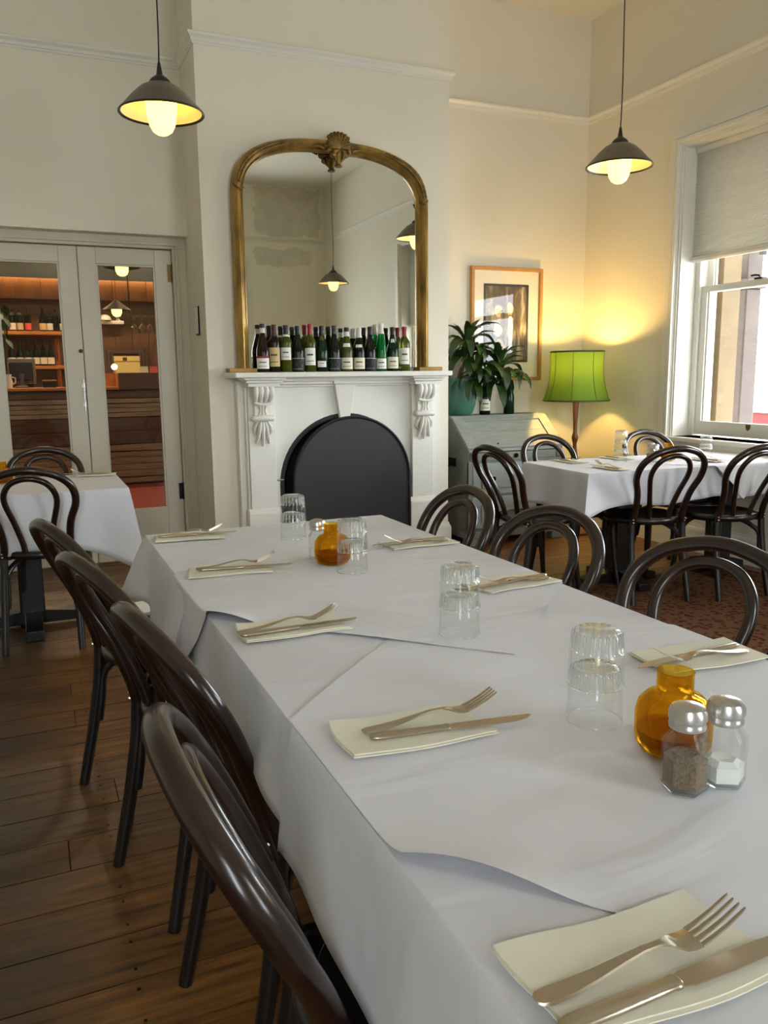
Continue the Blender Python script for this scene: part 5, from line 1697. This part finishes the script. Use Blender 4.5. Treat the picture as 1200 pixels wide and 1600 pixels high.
# slant lid: frame with two boards
n0 = Vector((0, y_f, .70)); n1 = Vector((0, y_t - .002, .912))
sl = (n1 - n0); Ls = sl.length; sl.normalize(); nr = Vector((0, sl.z, -sl.y)) * -1
nr = Vector((0, -sl.z, sl.y))
def slab(g, x0, x1, a, b, d0, d1):
    vs = []
    for d in (d0, d1):
        for (x, s_) in ((x0, a), (x1, a), (x1, b), (x0, b)):
            p = n0 + sl * s_ + nr * d
            vs.append((x, p.y, p.z))
    g.add(vs, [(3, 2, 1, 0), (4, 5, 6, 7), (0, 1, 5, 4), (1, 2, 6, 5), (2, 3, 7, 6), (3, 0, 4, 7)])
    return g
lid = slab(slab(slab(slab(G(), -W2 - .008, -W2 + .075, 0, Ls, -.01, .012), W2 - .075, W2 + .008, 0, Ls, -.01, .012), -W2 + .075, W2 - .075, 0, .07, -.01, .012), -W2 + .075, W2 - .075, Ls - .045, Ls, -.01, .012).build('lid', M['bluegrey'], bu, bevel=.003)
hB = (Ls - .115) / 2
for k in range(2):
    slab(G(), -W2 + .077, W2 - .077, .071 + k * hB, .071 + (k + 1) * hB - .003, -.012, .004).build('board', M['bluegrey'], lid)
p_ = n0 + sl * .035 + nr * .012
G().sphere((-.15, p_.y, p_.z), .007).build('screw', M['dark'], lid)
G().box(-W2 + .02, W2 - .02, y_f + .012, y_b, .09, .12).build('floor_panel', M['bluegreydark'], bu)
G().box(-W2 + .02, W2 - .02, y_b - .012, y_b, .12, .905).build('back_panel', M['bluegreydark'], bu)
G().box(-W2 + .02, W2 - .02, y_f + .012, y_b - .012, .675, .69).build('writing_bed', M['bluegreydark'], bu)
# front: pull slides, top drawer, two deeper drawers with raised panels
for s_ in (-1, 1):
    x = s_ * (W2 - .035)
    sp = G().box(x - .02, x + .02, y_f - .004, y_f + .05, .62, .675).build('pull_slide', M['bluegreydark'], bu, bevel=.004)
    G().sphere((x, y_f - .008, .648), .007).build('knob', M['dark'], sp)
G().box(-W2, W2, y_f, y_f + .02, .678, .70).build('front_rail', M['bluegrey'], bu, bevel=.003)
for (z0, z1, inset) in ((.615, .672, False), (.37, .60, True), (.125, .355, True)):
    x1 = W2 - .06 if not inset else W2 - .035
    dr = G().box(-x1, x1, y_f - .002, y_f + .03, z0, z1).build('drawer', M['panelblue' if inset else 'bluegreydark'], bu, bevel=.004)
    if inset:
        G().box(-x1 + .07, x1 - .07, y_f - .010, y_f - .002, z0 + .045, z1 - .05).build('raised_panel', M['bluegrey'], dr, bevel=.003)
    for xx in ((-.01,) if not inset else (-.2, .2)):
        g = G().lathe([(.0, 0), (.016, 0), (.017, .008), (.010, .014), (.008, .02)], 14)
        kn = g.build('knob', M['dark'], dr)
        kn.rotation_euler = (PI / 2, 0, 0); kn.location = (xx, y_f - (.010 if inset else .002), (z0 + z1) / 2)
for s_ in (-1, 1):
    a, b = sorted((s_ * W2, s_ * (W2 - .034)))
    G().box(a, b, y_f + .002, y_f + .03, .09, .612).build('front_stile', M['bluegreydark'], bu, bevel=.003)
for z in (.603, .358): G().box(-W2 + .034, W2 - .034, y_f + .004, y_f + .03, z, z + .012).build('front_rail', M['bluegreydark'], bu)
g = G().box(-W2 - .015, W2 + .015, y_f - .012, y_b + .002, .055, .10)
for sx_ in (-1, 1):
    for yy in (y_f + .03, y_b - .05):
        g.box(sx_ * (W2 - .035) - .045, sx_ * (W2 - .035) + .045, yy - .04, yy + .04, 0, .055)
g.build('plinth', M['bluegreydark'], bu, bevel=.005)

# ------------------------------------------------------------------ potted plant
DZ = .925
pp = thing('potted_plant', (2.965, 5.315, DZ), 'leafy dark green plant in a green pot on the grey bureau', 'plant')
G().lathe([(0, .0), (.082, 0), (.10, .02), (.118, .08), (.126, .16), (.128, .275), (.120, .275), (.117, .16), (.1, .04), (0, .02)], 36).build('pot', M['pot'], pp, smooth=50)
G().lathe([(0, .262), (.119, .258), (.119, .25), (0, .25)], 28).build('soil', M['soil'], pp)
stems = [((0, 0, .25), (.03, -.01, .38), (.045, -.02, .52)), ((.04, -.02, .25), (.13, -.06, .32), (.25, -.10, .35)), ((-.03, -.03, .25), (-.03, -.06, .33), (.02, -.09, .40))]
for s_ in stems:
    G().tube(smooth_curve(s_, 4), .010, 8).build('cane', M['stem'], pp, smooth=60)
def dleaf(L, W, droop, twist, seed):
    g = G()
    n = 10
    def fn(u, v):
        x = (u - .5) * 2
        wv = W * (math.sin(PI * (v * .93 + .04)) ** .8) * (1 - .25 * v)
        ang = droop * v
        # arch: starts outwards and up, bends down
        s_ = 0; r = 0; z = 0
        k = 12
        a0 = twist
        for i in range(int(v * k + .5)):
            a = a0 - droop * (i / k) ** 1.2
            r += L / k * math.cos(a); z += L / k * math.sin(a)
        return (r, x * wv, z + .35 * abs(x) * wv + .004 * math.sin(v * 14 + seed) * x)
    return g.grid(fn, 4, n)
lms = [dleaf(L, W, dr, tw, i).mesh('leaf', M['leaf'] if i % 3 else M['leaf2'], 70) for i, (L, W, dr, tw) in enumerate(((.27, .036, 2.0, .9), (.29, .038, 2.4, .6), (.24, .032, 1.6, 1.2), (.28, .040, 2.6, .7), (.26, .037, 2.0, .1), (.21, .030, .9, 1.2)))]
for ci, (c, cnt, sc_) in enumerate((((.040, -.03, .53), 44, 1.12), ((.26, -.12, .35), 40, 1.12), ((.06, -.13, .36), 26, .95))):
    for i in range(cnt):
        a = i * 2.399 + ci
        f = i / cnt
        mi_ = lms[5] if f > .92 else lms[2] if f > .80 else lms[(i * 7 + ci) % 5]
        zoff = -.14 + .17 * f
        # keep the plant clear of the wall behind it and of the chimney side
        o = piece(mi_, 'leaf', pp, (c[0] + .012 * math.cos(a), c[1] + .012 * math.sin(a), c[2] + zoff), (random.uniform(-.2, .2), random.uniform(-.15, .15), a), (sc_ * random.uniform(.85, 1.1),) * 3)
        if math.sin(a) > .1: o.scale = tuple(k * (1 - .62 * math.sin(a)) for k in o.scale)
        elif ci == 0 and math.cos(a) < -.3: o.scale = tuple(k * .95 for k in o.scale)

wine_bottle((3.175, 5.30, DZ), 'burgundy', .31, M['b_black'], (M['giltflat'], .07), (M['label'], .03, .115, 1.1), 'dark bottle with square white label behind the plant leaves on the bureau', 'bottles on the bureau')
wine_bottle((3.375, 5.28, DZ), 'burgundy', .30, M['b_dgreen'], (M['b_dgreen'], .03), None, 'plain dark green bottle at the right of the bureau top', 'bottles on the bureau')

# ------------------------------------------------------------------ framed print
fp_ = thing('framed_print', (3.44, YB - .002, 1.60), 'oak framed sepia print with a cream mount above the bureau', 'picture')
fw, fh, bd = .318, .425, .026
g_ = ((-fw, -fw + bd, -fh, fh), (fw - bd, fw, -fh, fh), (-fw + bd, fw - bd, -fh, -fh + bd), (-fw + bd, fw - bd, fh - bd, fh))
g = G()
for a, b, c, d in g_: g.box(a, b, -.034, 0, c, d)
g.build('frame', M['oak'], fp_, bevel=.003)
G().box(-fw + bd, fw - bd, -.012, -.008, -fh + bd, fh - bd).build('mount', M['mount'], fp_)
G().box(-.203, .198, -.0145, -.012, -.285, .302).build('print_border', M['black'], fp_)
ar_ = G().box(-.188, .178, -.016, -.0145, -.268, .285).build('print', M['art'], fp_)
G().box(-fw + bd, fw - bd, -.022, -.020, -fh + bd, fh - bd).build('glazing', M['pane'], fp_)
# abstract pale upright shapes of the print
def blob(cx, cz, w_, h_, tw):
    n = 18
    return [(cx + w_ * math.cos(2 * PI * k / n) * (1 + .18 * math.sin(3 * 2 * PI * k / n + tw)), cz + h_ * math.sin(2 * PI * k / n) * (1 + .1 * math.cos(2 * 2 * PI * k / n + tw))) for k in range(n)]
for (cx_, cz_, w_, h_, tw) in ((-.075, .10, .03, .05, 0), (.03, .115, .028, .055, 1), (-.08, -.04, .04, .05, 2), (.035, -.06, .022, .15, .5), (-.06, -.17, .05, .06, 3)):
    G().prism(blob(cx_, cz_, w_, h_, tw), -.0164, -.016, 'y').build('pale_shape', M['mount'] if tw in (2, .5) else M['labeltan'], ar_, smooth=0)
for i, (x, z) in enumerate(((3.285, 2.19), (3.305, 2.185), (3.43, 2.185), (3.56, 2.18), (3.585, 2.182))):
    pn = G().lathe([(0, .002), (.006, .002), (.006, 0), (0, 0)], 8).build('filler_spot', M['labelw'], None, loc=(x, YB - .0015, z))
    pn.rotation_euler = (PI / 2, 0, 0)
    tag(pn, '%s of five small filled screw holes above the framed print' % ('leftmost', 'second from left', 'middle one', 'fourth from left', 'rightmost')[i], 'wall spot', 'filled screw holes above the print')

# ------------------------------------------------------------------ floor lamp
fl_ = thing('floor_lamp', (3.84, 5.07, 0), 'turned wooden floor lamp with a lit green bell shade', 'lamp')
G().lathe([(0, 0), (.15, 0), (.155, .012), (.14, .03), (.07, .045), (.035, .06), (.03, .075)], 32).build('base', M['turned'], fl_, smooth=50)
prf = [(.03, .07), (.022, .12), (.018, .3), (.022, .42), (.018, .45), (.026, .50), (.030, .56), (.022, .62), (.016, .66), (.014, .69), (.021, .715), (.026, .74), (.020, .765), (.0155, .78), (.016, .83), (.023, .98), (.027, 1.08), (.018, 1.13), (.01, 1.16), (.008, 1.22)]
G().lathe(prf, 20).build('pole', M['turned'], fl_, smooth=50)
NS = 40
def shade_r(t, a):
    base = .198 + .048 * t ** 2.2 - .010 * math.sin(PI * t)
    f = abs(((a / (2 * PI) * 8) % 1) - .5) * 2
    return base * (1 - .018 * (1 - f ** 2))
z_t, z_b = 1.385, 1.022
vs = []; fs = []
for i in range(13):
    t = i / 12
    for k in range(NS * 2):
        a = 2 * PI * k / (NS * 2)
        r = shade_r(t, a)
        vs.append((r * math.cos(a), r * math.sin(a), z_t + (z_b - z_t) * t))
for i in range(12):
    for k in range(NS * 2):
        k2 = (k + 1) % (NS * 2)
        fs.append((i * NS * 2 + k, i * NS * 2 + k2, (i + 1) * NS * 2 + k2, (i + 1) * NS * 2 + k))
shd = G().add(vs, fs).build('lamp_shade', M['shade'], fl_, smooth=80)
for t, z in ((0, z_t), (1, z_b)):
    G().tube([(shade_r(t, 2 * PI * k / 48) * math.cos(2 * PI * k / 48) * 1.004, shade_r(t, 2 * PI * k / 48) * math.sin(2 * PI * k / 48) * 1.004, z) for k in range(48)], .0065, 6, closed=True).build('braid_trim', M['shadetrim'], shd)
for q in range(8):
    a = 2 * PI * q / 8
    pts = [((shade_r(i / 12, a) + .001) * math.cos(a), (shade_r(i / 12, a) + .001) * math.sin(a), z_t + (z_b - z_t) * i / 12) for i in range(13)]
    G().tube(pts, .0022, 5).build('seam_rib', M['shadetrim'], shd)
G().lathe([(0, 1.21), (.017, 1.21), (.017, 1.255), (0, 1.255)], 14).build('lamp_holder', M['brass'], fl_)
G().sphere((0, 0, 1.295), .042, 16).build('bulb', M['bulbhot'], fl_)
g = G()
for q in range(3):
    a = 2 * PI * q / 3 + .3
    g.tube([(0.017 * math.cos(a), .017 * math.sin(a), 1.23), (.196 * math.cos(a), .196 * math.sin(a), 1.385)], .002, 5)
g.build('shade_carrier', M['brass'], fl_)

# service box with papers seen under the cloth by the small table
tray = thing('paper_crate', (.44, 3.42, 0), 'low timber crate of papers on the floor before the small table', 'crate')
G().box(-.11, .11, -.10, .10, 0, .26).build('box', M['barwood'], tray, bevel=.004)
for i in range(4):
    G().box(-.11 + .01 * i, .09 + .008 * i, -.09, .085, 0.261 + i * .005, .265 + i * .005, Rz(.12 * i - .15)).build('paper', M['labelw'], tray)
